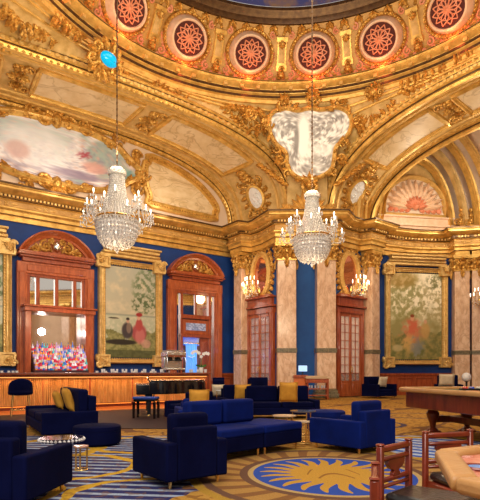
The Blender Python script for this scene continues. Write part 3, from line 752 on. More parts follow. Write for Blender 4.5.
def glass_door(idx, pl, s_, warm):
    t = empty('door_%d' % idx, pl.pt(s_, 0, 0), pl.rz, kind='structure'); hw = .86
    mb = MB()
    for sg in (-1, 1): mb.box((sg*hw, -.08, 2.0), (.2, .2, 4.0)); mb.box((sg*hw, -.12, 2.0), (.1, .2, 3.9))
    mb.box((0, -.08, 4.0), (1.95, .24, .26)); mb.box((0, -.14, 4.2), (2.05, .3, .1)); mb.box((0, -.1, 4.42), (1.8, .2, .34)); mb.box((0, -.16, 4.62), (2.0, .36, .08)); mb.box((0, -.14, 4.7), (1.7, .26, .07)); mb.build('door_frame', MAHO, parent=t, bev=(.015, 1))
    mb = MB(); mb.box((0, -.015, 1.95), (1.5, .03, 3.9)); mb.build('lobby', M('bright lobby beyond', (.80, .60, .45), (.55, .34, .24), .6, ns=1.5, emis=(.8, .52, .36), es=.28) if warm else M('rosy lobby beyond', (.20, .05, .04), (.75, .45, .38), .5, ns=2.6, emis=(.8, .35, .3), es=.12), parent=t)  # flat panel; its glow stands in for the lit room beyond
    for sg in (-1, 1):
        mb = MB(); cx = sg*.375
        for s2 in (-1, 1): mb.box((cx+s2*.335, -.10, 1.95), (.075, .07, 3.86))
        mb.box((cx, -.10, .38), (.52, .06, .7)); mb.box((cx, -.10, 3.8), (.52, .07, .16)); mb.box((cx, -.13, .38), (.4, .03, .5))
        lf = mb.build('door_leaf', MAHOL, parent=t, bev=(.01, 1))
        mb = MB(); mb.box((cx, -.10, 2.25), (.022, .05, 3.0))
        for q in range(1, 8): mb.box((cx, -.10, .73+q*.375), (.60, .05, .025))
        mb.build('glazing_bar', MAHOL, parent=lf); mb = MB(); mb.box((cx, -.095, 2.25), (.6, .01, 3.0)); mb.build('pane', PANE, parent=lf)
        mb = MB(); mb.tube([(sg*.05, -.14, 1.1), (sg*.05, -.2, 1.14), (sg*.05, -.2, 1.36), (sg*.05, -.14, 1.4)], .018); mb.build('door_handle', BRASS, parent=lf)
glass_door(1, JL, 2.1, False); glass_door(2, JR, .86, True)

# wall sconces
def sconce(p, rz, label):
    t = empty('wall_sconce', p, rz, label, 'wall lamp'); mb = MB(); mb.ell((0, 0, 0), (.12, .05, .22)); mb.build('backplate', BRASS, parent=t)
    random.seed(3); mc = MB()
    for k in range(11):
        an = pi+pi*(k+.5)/11; tier = k % 2; r = .52-.16*tier; z = .18+.24*tier
        tip = (r*cos(an), -.42+r*sin(an)*.8, z)
        mb = MB(); mb.tube([(0, -.02, 0), (tip[0]*.3, -.42*.6, -.22), (tip[0]*.8, -.42+(tip[1]+.42)*.7, -.14), tip], .013, 5); mb.lathe([(.02, 0), (.06, .02), (.02, .03)], tip, 8); arm = mb.build('arm', BRASS, parent=t)
        mb = MB(); mb.lathe([(.014, .02), (.014, .1), (.022, .13), (.012, .19), (0, .21)], tip, 6); mb.build('candle_bulb', BULB, parent=arm)
        for q in range(4): mc.octa((tip[0]*(.6+.4*random.random()), tip[1]+.06*random.random(), tip[2]-.06-.07*q), .022, .035)
    for q in range(60):
        a = random.uniform(0, 2*pi); r = .42*random.random()**.5; mc.octa((r*cos(a), -.42+r*sin(a)*.7, -.34+.5*random.random()), .026, .04)
    mc.build('crystal_drops', CRYS, parent=t); return t
qa = JL.pt(2.1, 4.95, .18); sconce(qa, JL.rz, 'crystal wall sconce below the oval mirror beside the bar wall')
qb = JR.pt(.86, 4.95, .18); sconce(qb, JR.rz, 'crystal wall sconce below the oval mirror near the park picture')
for q, r_ in ((JL.pt(2.1, 5.0, .9), 0), (JR.pt(.86, 5.0, .9), 0)): light('sconce_light', 'POINT', tuple(q), 28, (1, .74, .42), .25)
c = apse(73, AR-.30); sconce((c.x-.12, c.y-.42, 4.55), R(-17), 'crystal wall sconce on the column at the photo edge')

# ------------------------------------------------------------ painted pictures (oil strokes worked out point by point)
def mixt(a, b, t): t = max(0, min(1, t)); return tuple(x*(1-t)+y*t for x, y in zip(a, b))
def ns(x, y, s, o=4, z=0): return noise.fractal(Vector((x*s, y*s, z)), .6, 2.0, o)
def canvas(name, pl_pt, nx, ny, fn, parent, m=None):
    mb = MB(); mb.grid(lambda u, v: pl_pt(u, v), nx, ny); o = mb.build(name, m or PAINT, parent=parent, world=True, smooth=None, recalc=False)
    me = o.data; ca = me.color_attributes.new('Col', 'FLOAT_COLOR', 'POINT'); 
    for j in range(ny+1):
        for i in range(nx+1):
            ca.data[j*(nx+1)+i].color = (*srgb(tuple(max(0, min(1, x)) for x in fn(i/nx, j/ny))), 1)
    me.color_attributes.active_color = ca
    return o
def el(u, v, cx, cy, rx, ry, soft=.3):
    d = sqrt(((u-cx)/rx)**2+((v-cy)/ry)**2); return max(0, min(1, (1-d)/soft+.5))
def sea(u, v):      # pale sky, water, two seated figures under a tree
    n = ns(u, v*1.6, 3); n2 = ns(u, v*1.6, 12, 5, 3)
    c = mixt((.80, .74, .58), (.72, .72, .64), v); c = mixt(c, (.86, .80, .66), n*1.2)
    if v < .47: c = mixt((.60, .66, .52), (.74, .74, .62), v/.47); c = mixt(c, (.80, .78, .66), (n2+.1)*1.5)
    if abs(v-.47) < .010: c = mixt(c, (.52, .56, .50), .6)
    t = el(u, v, .95, .78, .42, .26)*max(0, min(1, n2*3.0+.45)); c = mixt(c, (.40, .48, .32), t*.85)
    t = el(u, v, .75, .60, .25, .10)*max(0, min(1, n2*3.0+.2)); c = mixt(c, (.36, .42, .26), t)
    if v < .22+.10*u+n*.1: c = mixt((.44, .44, .24), (.60, .58, .36), n2*1.5+.5); 
    t = el(u, v, .30, .17, .30, .03); c = mixt(c, (.16, .13, .08), t)
    if v < .08: c = mixt(c, (.22, .24, .12), .6)
    c = mixt(c, (.66, .30, .30), el(u, v, .66, .28, .15, .10)); c = mixt(c, (.80, .48, .44), el(u, v, .68, .24, .10, .09)*.7); c = mixt(c, (.70, .28, .26), el(u, v, .66, .37, .07, .07)); c = mixt(c, (.84, .66, .54), el(u, v, .65, .45, .035, .028))
    c = mixt(c, (.62, .16, .16), el(u, v, .66, .485, .065, .022)); c = mixt(c, (.85, .6, .55), el(u, v, .8, .16, .10, .05)*.6)
    c = mixt(c, (.26, .22, .22), el(u, v, .42, .30, .11, .09)); c = mixt(c, (.60, .50, .42), el(u, v, .45, .33, .05, .06)*.7); c = mixt(c, (.78, .60, .50), el(u, v, .43, .405, .03, .022)); c = mixt(c, (.16, .13, .12), el(u, v, .43, .43, .035, .015))
    c = mixt(c, (.25, .2, .15), el(u, v, .15, .43, .10, .008))
    return c
def park(u, v):     # leafy park with a figure in rose and gold
    n = ns(u, v*1.5, 2.5, 4, 7); n2 = ns(u, v*1.5, 11, 5, 9)
    c = mixt((.60, .56, .34), (1.0, .95, .82), (v-.1)*1.4+n*.5)
    t = el(u, v, .28, .70, .38, .30, .5)*max(0, min(1, n2*2+.7)); c = mixt(c, (.56, .54, .30), t*.8)
    t = el(u, v, .85, .62, .28, .30, .6)*max(0, min(1, n2*2+.35)); c = mixt(c, (.64, .58, .36), t*.75)
    t = el(u, v, .95, .90, .25, .10, .5)*max(0, min(1, n2*3+.6)); c = mixt(c, (.46, .46, .28), t*.8)
    t = el(u, v, .2, .93, .3, .10, .6)*.6; c = mixt(c, (.62, .46, .16), t)
    if v < .34+n*.1: c = mixt(c, mixt((.38, .40, .20), (.62, .54, .30), n2+.5), .75)
    c = mixt(c, (.82, .50, .34), el(u+n2*.1, v, .42, .31, .17, .15, .7)*.9); c = mixt(c, (.82, .40, .28), el(u+n2*.08, v, .42, .38, .09, .08, .6)*.85); c = mixt(c, (.82, .66, .38), el(u+n2*.1, v, .36, .18, .12, .10, .7)*.85); c = mixt(c, (.50, .52, .54), el(u, v+n2*.1, .52, .14, .13, .09, .7)*.7)
    c = mixt(c, (.86, .62, .48), el(u, v, .42, .475, .035, .03)); c = mixt(c, (.55, .25, .12), el(u, v, .42, .505, .04, .018)); c = mixt(c, (.80, .62, .36), el(u, v, .68, .33, .09, .10, .5)*.8); c = mixt(c, (.84, .64, .5), el(u, v, .68, .44, .03, .025))
    c = mixt(c, (.78, .7, .5), el(u, v, .13, .13, .10, .04, .5)*.8)
    return c
def framed(pl, s_, w_, z0, z1, fn, label, crown=True):
    t = empty('framed_painting', pl.pt(s_, z0, .02), pl.rz, label, 'painting'); h = w_/2; f = .36
    if fn: canvas('canvas', lambda u, v: pl.pt(s_-h+f+(w_-2*f)*u, z0+f+(z1-z0-2*f)*v, .1), 90, 140, fn, t)
    mb = MB(); out = [(s_-h+.18, z0+.18), (s_+h-.18, z0+.18), (s_+h-.18, z1-.18), (s_-h+.18, z1-.18)]
    band(mb, pl, out, [(-.17, .02), (-.15, .2), (-.08, .26), (-.02, .16), (.06, .18), (.12, .12), (.18, .14), (.2, .08)], closed=True); fr = mb.build('frame', FRAMEG, parent=t, world=True, smooth=30)
    mb = MB(); o2 = [(s_-h+.3, z0+.3), (s_+h-.3, z0+.3), (s_+h-.3, z1-.3), (s_-h+.3, z1-.3)]; beads(mb, pl, o2, .11, .04, .13, True); mb.build('bead_edge', GOLDP, parent=fr, world=True)
    for sx in (-1, 1):
        for z_, sz in ((z0+.22, -1), (z1-.22, 1)):
            mb = MB(); cx = s_+sx*(h-.22)
            mb2 = [(cx-.25, z_-.22), (cx+.25, z_-.22), (cx+.25, z_+.22), (cx-.25, z_+.22)]
            band(mb, pl, mb2, [(-.06, .1), (-.04, .3), (.05, .3), (.08, .1)], closed=True); mb.add([pl.pt(a, b, .24) for a, b in mb2], [(0, 1, 2, 3)])
            spiral(mb, pl, cx+sx*.2, z_+sz*.16, .15, 0, 1.4, sx, .05, .28); acanthus(mb, pl, cx, z_, .3, atan2(sz, sx), .26); blob(mb, pl, cx+sx*.27, z_-sz*.12, .09, .16, .16, .15)
            mb.build('corner_block', FRAMEG, parent=fr, world=True)
    if crown:
        mb = MB()
        for a_, z_, hh, o in ((h-.1, z1+.02, .14, .22), (h-.2, z1+.16, .12, .3), (h-.28, z1+.28, .14, .42), (h-.22, z1+.42, .09, .5)):
            P_ = [pl.pt(s_-a_, z_, 0), pl.pt(s_+a_, z_, 0), pl.pt(s_+a_, z_, o), pl.pt(s_-a_, z_, o)]; Q_ = [p+Vector((0, 0, hh)) for p in P_]
            mb.add(P_+Q_, [(0, 1, 2, 3), (4, 5, 6, 7), (0, 1, 5, 4), (1, 2, 6, 5), (2, 3, 7, 6), (3, 0, 4, 7)])
        mb.build('crown_moulding', FRAMEG, parent=t, world=True, bev=(.03, 2))
    return t
framed(PW, -5.66, 3.04, 1.42, 6.05, sea, 'tall gilt framed painting of two figures by the water, above the coffee machine')
framed(PW, -12.0, 3.04, 1.42, 6.05, sea, 'tall gilt framed painting cut by the photo edge beside the bottle-filled back bar')
framed(BAY, .05, 3.45, 1.42, 6.42, park, 'tall gilt framed painting of a rose-dressed figure in a leafy park')

# pieces of pendentive and lunette painting
def rocaille(t, pl, out, th=.12, o=.05, step=.5):
    mb = MB(); band(mb, pl, out, [(-th, o-.04), (-th*.7, o+th), (0, o+th*1.5), (th*.6, o+th*.8), (th, o-.04)], closed=True); fr = mb.build('frame', GOLD, parent=t, world=True)
    mb = MB(); q = resamp(out, step, True); N_ = norms2(q, True)
    cx = sum(p[0] for p in q)/len(q); cy = sum(p[1] for p in q)/len(q)
    for i, (p, m_) in enumerate(zip(q, N_)):
        an = atan2(p[1]-cy, p[0]-cx)
        leaf(mb, pl, p[0], p[1], an+(.9 if i % 2 else -.9), th*3.6, th*1.8, th*1.1, o+.02, bend=.8 if i % 2 else -.8)
        blob(mb, pl, p[0], p[1], th*1.3, th*.8, th*1.2, o+.05, ang=atan2(-m_.x, m_.y))
        if i % 3 == 0: spiral(mb, pl, p[0]+cos(an)*th*1.6, p[1]+sin(an)*th*1.6, th*1.7, an, 1.3, 1 if i % 2 else -1, th*.4, o+.08)
    mb.build('carving', GOLDC, parent=fr, world=True); return fr
def star_fan(pl, out, fn, t, name, o=.08, nx=70, ny=70):      # canvas clipped to its outline by a radial mapping
    cx = sum(p[0] for p in out)/len(out); cy = sum(p[1] for p in out)/len(out); n = len(out)
    x0, x1 = min(p[0] for p in out), max(p[0] for p in out); y0, y1 = min(p[1] for p in out), max(p[1] for p in out)
    RN = 34; pts = [(cx, cy)]; 
    for r in range(1, RN+1):
        for p in out: pts.append((cx+(p[0]-cx)*r/RN, cy+(p[1]-cy)*r/RN))
    fs = [(0, 1+i, 1+(i+1) % n) for i in range(n)]
    for r in range(RN-1):
        for i in range(n): fs.append((1+r*n+i, 1+(r+1)*n+i, 1+(r+1)*n+(i+1) % n, 1+r*n+(i+1) % n))
    mb = MB(); mb.add([pl.pt(p[0], p[1], o) for p in pts], fs); ob = mb.build(name, PAINT, parent=t, world=True, smooth=None, recalc=False)
    ca = ob.data.color_attributes.new('Col', 'FLOAT_COLOR', 'POINT')
    for i, p in enumerate(pts): ca.data[i].color = (*srgb(tuple(max(0, min(1, x)) for x in fn((p[0]-x0)/(x1-x0), (p[1]-y0)/(y1-y0)))), 1)
    ob.data.color_attributes.active_color = ca; return ob
def clouds(u, v):
    n = ns(u*2, v, 2.2, 4, 2); n2 = ns(u*2, v, 9, 5, 5)
    c = mixt((.62, .72, .70), (.97, .95, .96), n*2.0+.6); c = mixt(c, (.60, .56, .64), (n2+.1)*1.6*(1-v)); e_ = abs(u-.5)*2
    c = mixt(c, (.76, .60, .46), max(0, e_-.72)*2.2); n3 = ns(u*2, v, 20, 5, 8); c = mixt(c, (.55, .50, .58), max(0, n3*1.5)*(1.15-v)); c = mixt(c, (.80, .66, .62), max(0, -n3*1.3-.1)); c = mixt(c, (.92, .93, .95), el(u, v, .40, .55, .22, .35, .7)*.8)
    c = mixt(c, (.66, .30, .36), el(u+n3*.04, v+n3*.08, .66, .58, .035, .05, .8)); c = mixt(c, (.84, .62, .58), el(u, v, .72, .40, .07, .10, .5)*.8); c = mixt(c, (.56, .50, .60), el(u, v, .62, .22, .14, .07, .5)*.8); c = mixt(c, (.80, .62, .60), el(u, v, .30, .40, .06, .14, .5)*.6); c = mixt(c, (.40, .62, .62), el(u, v, .93, .42, .05, .10, .6)*.8)
    return c
def grisaille(u, v):
    n = ns(u, v, 3, 4, 12); n2 = ns(u, v, 10, 5, 15); c = mixt((.62, .60, .58), (.93, .92, .90), n*2.2+.5); c = mixt(c, (.50, .48, .47), max(0, n2*2.2-.15)); n3 = ns(u, v, 22, 5, 18); c = mixt(c, (.55, .53, .52), max(0, n3*1.8-.1)); c = mixt(c, (.97, .96, .95), max(0, -n3*1.8-.1))
    c = mixt(c, (.95, .94, .92), el(u, v, .42, .60, .08, .34, .5)); c = mixt(c, (.46, .44, .43), el(u, v, .34, .55, .03, .22, .6)*.8); c = mixt(c, (.95, .94, .92), el(u, v, .60, .42, .2, .08, .5)*.7); return c
def medal(cx, cz, hw, hh, label):
    out = []
    for i in range(64):
        a = 2*pi*i/64; k = 1+.05*cos(4*a)+.03*cos(8*a); out.append((cx+hw*k*(abs(cos(a))**.75)*(1 if cos(a) > 0 else -1), cz+hh*(1-.14*(abs(cos(a))**4))*(abs(sin(a))**.8)*(1 if sin(a) > 0 else -1)))
    t = empty('ceiling_painting', PW.pt(cx, cz-hh, 0), PW.rz, label, 'painting'); star_fan(PW, out, clouds, t, 'canvas')
    fr = rocaille(t, PW, out, .15, .08, .52); mb = MB()
    for sz in (-1, 1):
        z_ = cz+sz*hh*1.02
        for an in (-.9, -.4, 0, .4, .9): leaf(mb, PW, cx, z_, sz*pi/2+an, .62, .3, .2, .12, bend=an*.8)
        for sg in (-1, 1): spiral(mb, PW, cx+sg*.5, z_, .28, 0, 1.5, sg*sz, .09, .16); spiral(mb, PW, cx+sg*1.15, z_-sz*.05, .2, 0, 1.4, -sg*sz, .07, .14)
        blob(mb, PW, cx, z_, .22, .3, .3, .1)
    for sg in (-1, 1):
        for q in range(5): blob(mb, PW, cx+sg*(hw+.15), cz-.5+.25*q, .14, .16, .2, .06)
        spiral(mb, PW, cx+sg*(hw+.1), cz+.75, .26, 0, 1.5, sg, .08, .1); spiral(mb, PW, cx+sg*(hw+.1), cz-.7, .3, 0, 1.5, -sg, .08, .1)
    mb.build('carved_foliage', GOLDC, parent=fr, world=True)
medal(-8.86, 9.92, 3.35, 1.22, 'cloudy sky painting in gilt scrollwork over the back bar')
# long quadrant marble panels beside it
qa = [(-4.75, 8.75), (-1.35, 8.68), (-1.5, 8.95), (-1.35, 9.15)]
arc_ = [(-1.35-.0, 9.15), (-1.75, 9.75), (-2.5, 10.3), (-3.5, 10.68), (-4.75, 10.85)]
qo = [(-4.9, 8.72), (-3.9, 8.70), (-2.6, 8.68), (-1.15, 8.66), (-1.3, 8.92), (-1.12, 9.15), (-1.5, 9.6), (-2.2, 10.12), (-3.1, 10.5), (-4.0, 10.72), (-4.85, 10.82), (-4.75, 10.6), (-4.98, 10.45), (-5.0, 9.6), (-4.72, 9.0)]
for sg in (0, 1):
    out = smooth2(qo if sg == 0 else [(-17.72-p[0], p[1]) for p in qo][::-1], 1)
    t = empty('marble_panel', PW.pt(out[0][0], 8.7, 0), PW.rz, ['quadrant cream marble panel in gilt moulding beside the sky painting, towards the pier', 'quadrant cream marble panel in gilt moulding beyond the sky painting'][sg], 'panel')
    mb = MB(); fillS(mb, PW, out, .04); mb.build('marble_slab', MARBC, parent=t, world=True)
    mb = MB(); band(mb, PW, out, [(-.2, .0), (-.17, .14), (-.08, .17), (-.03, .08), (.05, .1), (.12, .16), (.17, .02)], closed=True); fr = mb.build('frame', GOLD, parent=t, world=True, smooth=30)
    mb = MB(); beads(mb, PW, out, .13, .045, .1, True); mb.build('bead_edge', GOLDC, parent=fr, world=True)
# pendentive cartouche over the pier
Vp = Vector((0, -.30, 1)).normalized(); CP = Plane((3.1, 22.15, 8.2), (1, 0, 0), (0, -.30, 1))
po = [(272, 113), (285, 109), (297, 113), (308, 109), (320, 112), (335, 108), (347, 113), (351, 124), (346, 138), (334, 147), (333, 158), (331, 170), (321, 177), (307, 181), (294, 177), (286, 167), (287, 153), (276, 146), (270, 135), (268, 122)]
out = smooth2([CP.px(*p) for p in po][::-1], 2)
t = empty('pendentive_painting', CP.pt(0, .9, .05), 0, 'grey and white figure painting in a gilt cartouche above the blue pier', 'painting')
star_fan(CP, out, grisaille, t, 'canvas', o=.30); fr = rocaille(t, CP, out, .10, .30, .34)
mb = MB()
for pxy, sz in (((312, 100), .5), ((285, 103), .4), ((340, 103), .4), ((268, 125), .4), ((355, 125), .4), ((280, 160), .36), ((340, 160), .36), ((308, 186), .6), ((250, 115), .45), ((372, 115), .45)):
    a, b_ = CP.px(*pxy); acanthus(mb, CP, a, b_, sz, atan2(b_-3.0, a) if abs(a) > .3 else pi/2, .28)
    spiral(mb, CP, a, b_, sz*.6, 0, 1.5, 1 if a > 0 else -1, sz*.14, .3)
for sg in (-1, 1):
    for q in range(7): a, b_ = CP.px(310+sg*(22+4*q), 186-3*q); leaf(mb, CP, a, b_, pi/2-sg*1.0, .4, .22, .14, .25, bend=-sg*.7)
    for q in range(8):
        a, b_ = CP.px(310+sg*(44+6.5*q), 118-2.0*q); leaf(mb, CP, a, b_, pi/2-sg*(1.2+.1*q), .55, .26, .16, .2, bend=sg*.9)
mb.build('carved_foliage', GOLDC, parent=fr, world=True)
mb = MB()      # fluted bowl under the cartouche
a, b_ = CP.px(308, 203)
for q in range(-4, 5): leaf(mb, CP, a, b_-.5, pi/2+q*.28, 1.15-.05*abs(q), .3, .22, .05, n=6)
for sg in (-1, 1): acanthus(mb, CP, a+sg*.9, b_-.35, .45, pi/2-sg*.7, .1)
tag(mb.build('carved_palmette', GOLDP, world=False), 'carved gilt palmette under the pendentive painting, behind the chandelier', 'ornament')

# gilt sprays over the pendentive field
PG = []
for i in range(241):
    for j in range(25):
        u, v = i/240, j/24; p = pend(u, v); 
        if p.y > 5: PG.append((HX+F*p.x/p.y, HY-F*(p.z-EYE)/p.y, u, v, p))
def pend_plane(x_, y_):
    g = min(PG, key=lambda q: (q[0]-x_)**2+(q[1]-y_)**2); u, v, p = g[2:]
    du = pend(min(1, u+.004), v)-pend(max(0, u-.004), v); n_ = Vector((DC.x-p.x, DC.y-p.y, -1.5)).normalized(); du = (du-n_*du.dot(n_)).normalized()
    V_ = n_.cross(du).normalized(); pl = Plane(p, du, V_)
    if pl.N.dot(n_) < 0: pl = Plane(p, du, -V_); 
    return pl
mb = MB(); ml = MB()
def spray(path, size, flip=1):
    q = resamp(smooth2(path, 2, False), 7)
    for i, (x_, y_) in enumerate(q):
        pl = pend_plane(x_, y_); nx_ = q[min(i+1, len(q)-1)]; pv = q[max(i-1, 0)]; an = atan2(-(nx_[1]-pv[1]), nx_[0]-pv[0]); s_ = size*(1-.45*i/len(q))
        leaf(mb, pl, 0, 0, an+.7, s_, s_*.42, s_*.3, .02, bend=.8); leaf(mb, pl, 0, 0, an-.7, s_, s_*.42, s_*.3, .02, bend=-.8); blob(mb, pl, 0, 0, s_*.3, s_*.16, s_*.28, .02, ang=an)
        if i % 3 == 1: spiral(mb, pl, 0, s_*.3*flip, s_*.36, an, 1.4, flip, s_*.09, .06)
for sg in (-1, 1):
    X0 = 311
    spray([(X0+sg*46, 122), (X0+sg*60, 132), (X0+sg*74, 118), (X0+sg*86, 106)], .62, sg)
    spray([(X0+sg*36, 150), (X0+sg*46, 160), (X0+sg*40, 172), (X0+sg*30, 182)], .46, -sg)
spray([(6, 8), (16, 22), (34, 26), (52, 40)], .55); spray([(60, 8), (72, 22), (86, 34)], .5); spray([(2, 40), (14, 50), (22, 30)], .4)
spray([(112, 70), (126, 82), (145, 88)], .5); spray([(150, 86), (168, 92), (186, 98)], .42); spray([(400, 92), (420, 84), (445, 72)], .5)
spray([(455, 66), (470, 58), (479, 52)], .4)
struct('trim_14', mb, GOLDC)
mb = MB()      # raised ribs that follow the dome ring and frame the pendentive field
for vv_ in (.72, .86):
    for u0, u1 in ((.02, .45), (.55, .98)):
        P_ = []
        for i in range(90):
            u = u0+(u1-u0)*i/89; P_.append(pend(u, vv_)+Vector((DC.x-pend(u, vv_).x, DC.y-pend(u, vv_).y, 0)).normalized()*.04)
        mb.tube(P_, .05, 6)
struct('trim_15', mb, GOLD)
for k, (p, pw) in enumerate((((8.2, 22.6, 8.75), 90), ((10.8, 21.5, 8.8), 260))): light('apse_fill', 'POINT', p, pw, (1, .86, .66), .3)  # fill lights added to brighten the apse vault, no fixtures
for a_ in (-13.5, -8.9, -4.2): light('lunette_fill', 'POINT', tuple(PW.pt(a_, 8.45, 1.1)), 26, (1, .88, .74), .3)  # fill lights added to brighten the lunette wall, no fixtures

# ------------------------------------------------------------ mahogany surrounds on the bar wall
def seg_arc(cx, hw, z0, rise, N=20):
    r = (hw*hw+rise*rise)/(2*rise); a = math.asin(min(1, hw/r)) if rise < hw else pi-math.asin(hw/r)
    return [(cx+r*sin(a*(1-2*i/N)), z0+rise-r+r*cos(a*(1-2*i/N))) for i in range(N+1)]
def lbox(mb, pl, a0, a1, z0, z1, o0, o1):
    P_ = [pl.pt(a, z0, o) for a, o in ((a0, o0), (a1, o0), (a1, o1), (a0, o1))]; Q_ = [pl.pt(a, z1, o) for a, o in ((a0, o0), (a1, o0), (a1, o1), (a0, o1))]
    mb.add(P_+Q_, [(0, 1, 2, 3), (4, 5, 6, 7), (0, 1, 5, 4), (1, 2, 6, 5), (2, 3, 7, 6), (3, 0, 4, 7)])
def surround(t, pl, s_):
    hw = 1.5
    mb = MB()
    for sg in (-1, 1):
        a = s_+sg*(hw-.19); lbox(mb, pl, a-.19, a+.19, 0, 5.15, 0, .22); lbox(mb, pl, a-.12, a+.12, .3, 5.0, .22, .28); lbox(mb, pl, a-.23, a+.23, 0, .5, 0, .3)
    lbox(mb, pl, s_-hw, s_+hw, 4.95, 5.4, 0, .24); lbox(mb, pl, s_-hw+.35, s_+hw-.35, 5.05, 5.3, .24, .28)
    fr = mb.build('frame', MAHOL, parent=t, world=True, bev=(.02, 1))
    mb = MB(); lbox(mb, pl, s_-hw+.18, s_+hw-.18, 5.4, 5.56, 0, .3); lbox(mb, pl, s_-hw+.08, s_+hw-.08, 5.56, 5.64, 0, .4); lbox(mb, pl, s_-hw, s_+hw, 5.64, 5.72, 0, .48); mb.build('cornice', MAHO, parent=t, world=True, bev=(.015, 1))
    mb = MB(); ar = seg_arc(s_, hw-.12, 5.74, .86)
    mb.add([pl.pt(p[0], p[1], .12) for p in ar], [tuple(range(len(ar)))]); band(mb, pl, ar, [(.16, .02), (.14, .2), (.06, .24), (.0, .34), (-.06, .44), (-.11, .46), (-.12, .02)]); lbox(mb, pl, s_-hw+.05, s_+hw-.05, 5.72, 5.8, 0, .4)
    ped = mb.build('pediment', MAHOL, parent=t, world=True, smooth=30)
    mb = MB()
    for sg in (-1, 1):
        spiral(mb, pl, s_+sg*.42, 6.10, .25, pi/2, 1.6, -sg, .06, .17); spiral(mb, pl, s_+sg*.84, 5.96, .17, pi/2, 1.5, sg, .05, .17); spiral(mb, pl, s_+sg*.25, 6.33, .13, pi/2, 1.5, sg, .045, .17)
        for q in range(4): leaf(mb, pl, s_+sg*(.2+.2*q), 5.9, pi/2-sg*(.4+.25*q), .34-.03*q, .16, .08, .15, bend=-sg*.8)
    acanthus(mb, pl, s_, 6.12, .28, pi/2, .16); mb.build('gilt_scrollwork', GOLDC, parent=ped, world=True)
    mb = MB(); blob(mb, pl, s_, 6.12, .17, .2, .12, .2, n=16); mb.build('glass_boss', MIRROR, parent=ped, world=True)
    return fr
# back bar with mirrors
s_ = -8.86
t = empty('back_bar', PW.pt(s_, 0, 0), PW.rz, 'tall mahogany back bar with arched pediment, mirrors and bottle tiers', 'back bar')
surround(t, PW, s_)
mb = MB(); lbox(mb, PW, s_-1.12, s_+1.12, 1.1, 4.95, .02, .05); mb.build('mirror_glass', MIRROR, parent=t, world=True)
mb = MB()
for z_ in (3.66, 4.86): lbox(mb, PW, s_-1.14, s_+1.14, z_, z_+.1, .05, .16)
for a in (-1.08, -.72, 0, .72, 1.08): lbox(mb, PW, s_+a-.07, s_+a+.07, 3.76, 4.88, .05, .14)
mb.build('transom_grille', MAHO, parent=t, world=True, bev=(.01, 1))
mb = MB()
for a0, a1 in ((-1.3, -1.08), (1.0, 1.3)): lbox(mb, PW, s_+a0, s_+a1, .0, 3.5, .06, .62)
lbox(mb, PW, s_-1.34, s_+1.38, 3.46, 3.62, .06, .74); lbox(mb, PW, s_-1.4, s_+1.44, 3.62, 3.7, .06, .82); lbox(mb, PW, s_-1.3, s_+1.3, 0, 1.12, .06, .9)
mb.build('cabinet', MAHO, parent=t, world=True, bev=(.015, 1))
tiers = []
mb = MB()
for k in range(4):
    lbox(mb, PW, s_-1.05, s_+1.0, 1.12, 1.22+.23*k, .80-.18*k, .98-.18*k); tiers.append((1.22+.23*k, .89-.18*k))
mb.build('stepped_shelf', M('dark shelf', (.05, .02, .03), rough=.3), parent=t, world=True)
# bottles
def bcol(n, c, es=0): return M(n, c, rough=.12, coat=.5, emis=c if es else None, es=es)
KINDS = [('ruby', (.75, .02, .05)), ('rose pink', (.90, .16, .28)), ('clear', (.65, .72, .80)), ('blue', (.04, .16, .65)), ('amber', (.85, .30, .05)), ('crimson', (.60, .02, .08)), ('teal', (.05, .45, .50)), ('pale violet', (.50, .35, .70))]
CAPM = M('bottle cap', (.5, .35, .12), rough=.3, metal=.6); LABM = M('paper label', (.75, .68, .55), rough=.7)
protos = []
for i, (nm, c) in enumerate(KINDS):
    t = empty('bottle', (0, 0, 0), 0); r = .042+.006*(i % 3); h = .2+.03*(i % 4)
    mb = MB(); mb.lathe([(r*.95, 0), (r, .01), (r, h*.72), (r*.8, h*.82), (r*.33, h*.95), (r*.3, h*1.2)], n=10); g = mb.build('glass_body', bcol(nm+' glass', c), parent=t)
    mb = MB(); mb.lathe([(r*1.02, h*.2), (r*1.02, h*.58)], n=10); mb.build('label', LABM if i % 2 else bcol('bright label %d' % i, KINDS[(i+3) % 8][1]), parent=t)
    mb = MB(); mb.lathe([(r*.36, h*1.2), (r*.36, h*1.32), (0, h*1.33)], n=8); mb.build('cap', CAPM, parent=t); protos.append(t)
used = set(); random.seed(5)
TN = ['lowest', 'second', 'third', 'highest']
for k, (z_, o_) in enumerate(tiers):
    for i in range(22):
        q = random.randrange(8); a = s_-.98+1.92*i/21+random.uniform(-.01, .01)
        o = protos[q] if q not in used else copy_tree(protos[q]); used.add(q)
        o.location = PW.pt(a, z_, o_+random.uniform(-.02, .02)); o.rotation_euler = (0, 0, random.uniform(0, 6)); s2 = random.uniform(.95, 1.2); o.scale = (s2, s2, s2*random.uniform(.95, 1.25))
        tag(o, '%s liquor bottle on the %s tier of the mirrored back bar' % (KINDS[q][0], TN[k]), 'bottle', '%s bottles on the %s tier of the back bar' % (KINDS[q][0], TN[k]))
for q in range(8):
    if q not in used:
        for ch in list(protos[q].children): bpy.data.objects.remove(ch)
        bpy.data.objects.remove(protos[q])
light('back_bar_lamp', 'POINT', tuple(PW.pt(s_, 2.9, 2.2)), 90, (1, .80, .78), .15)

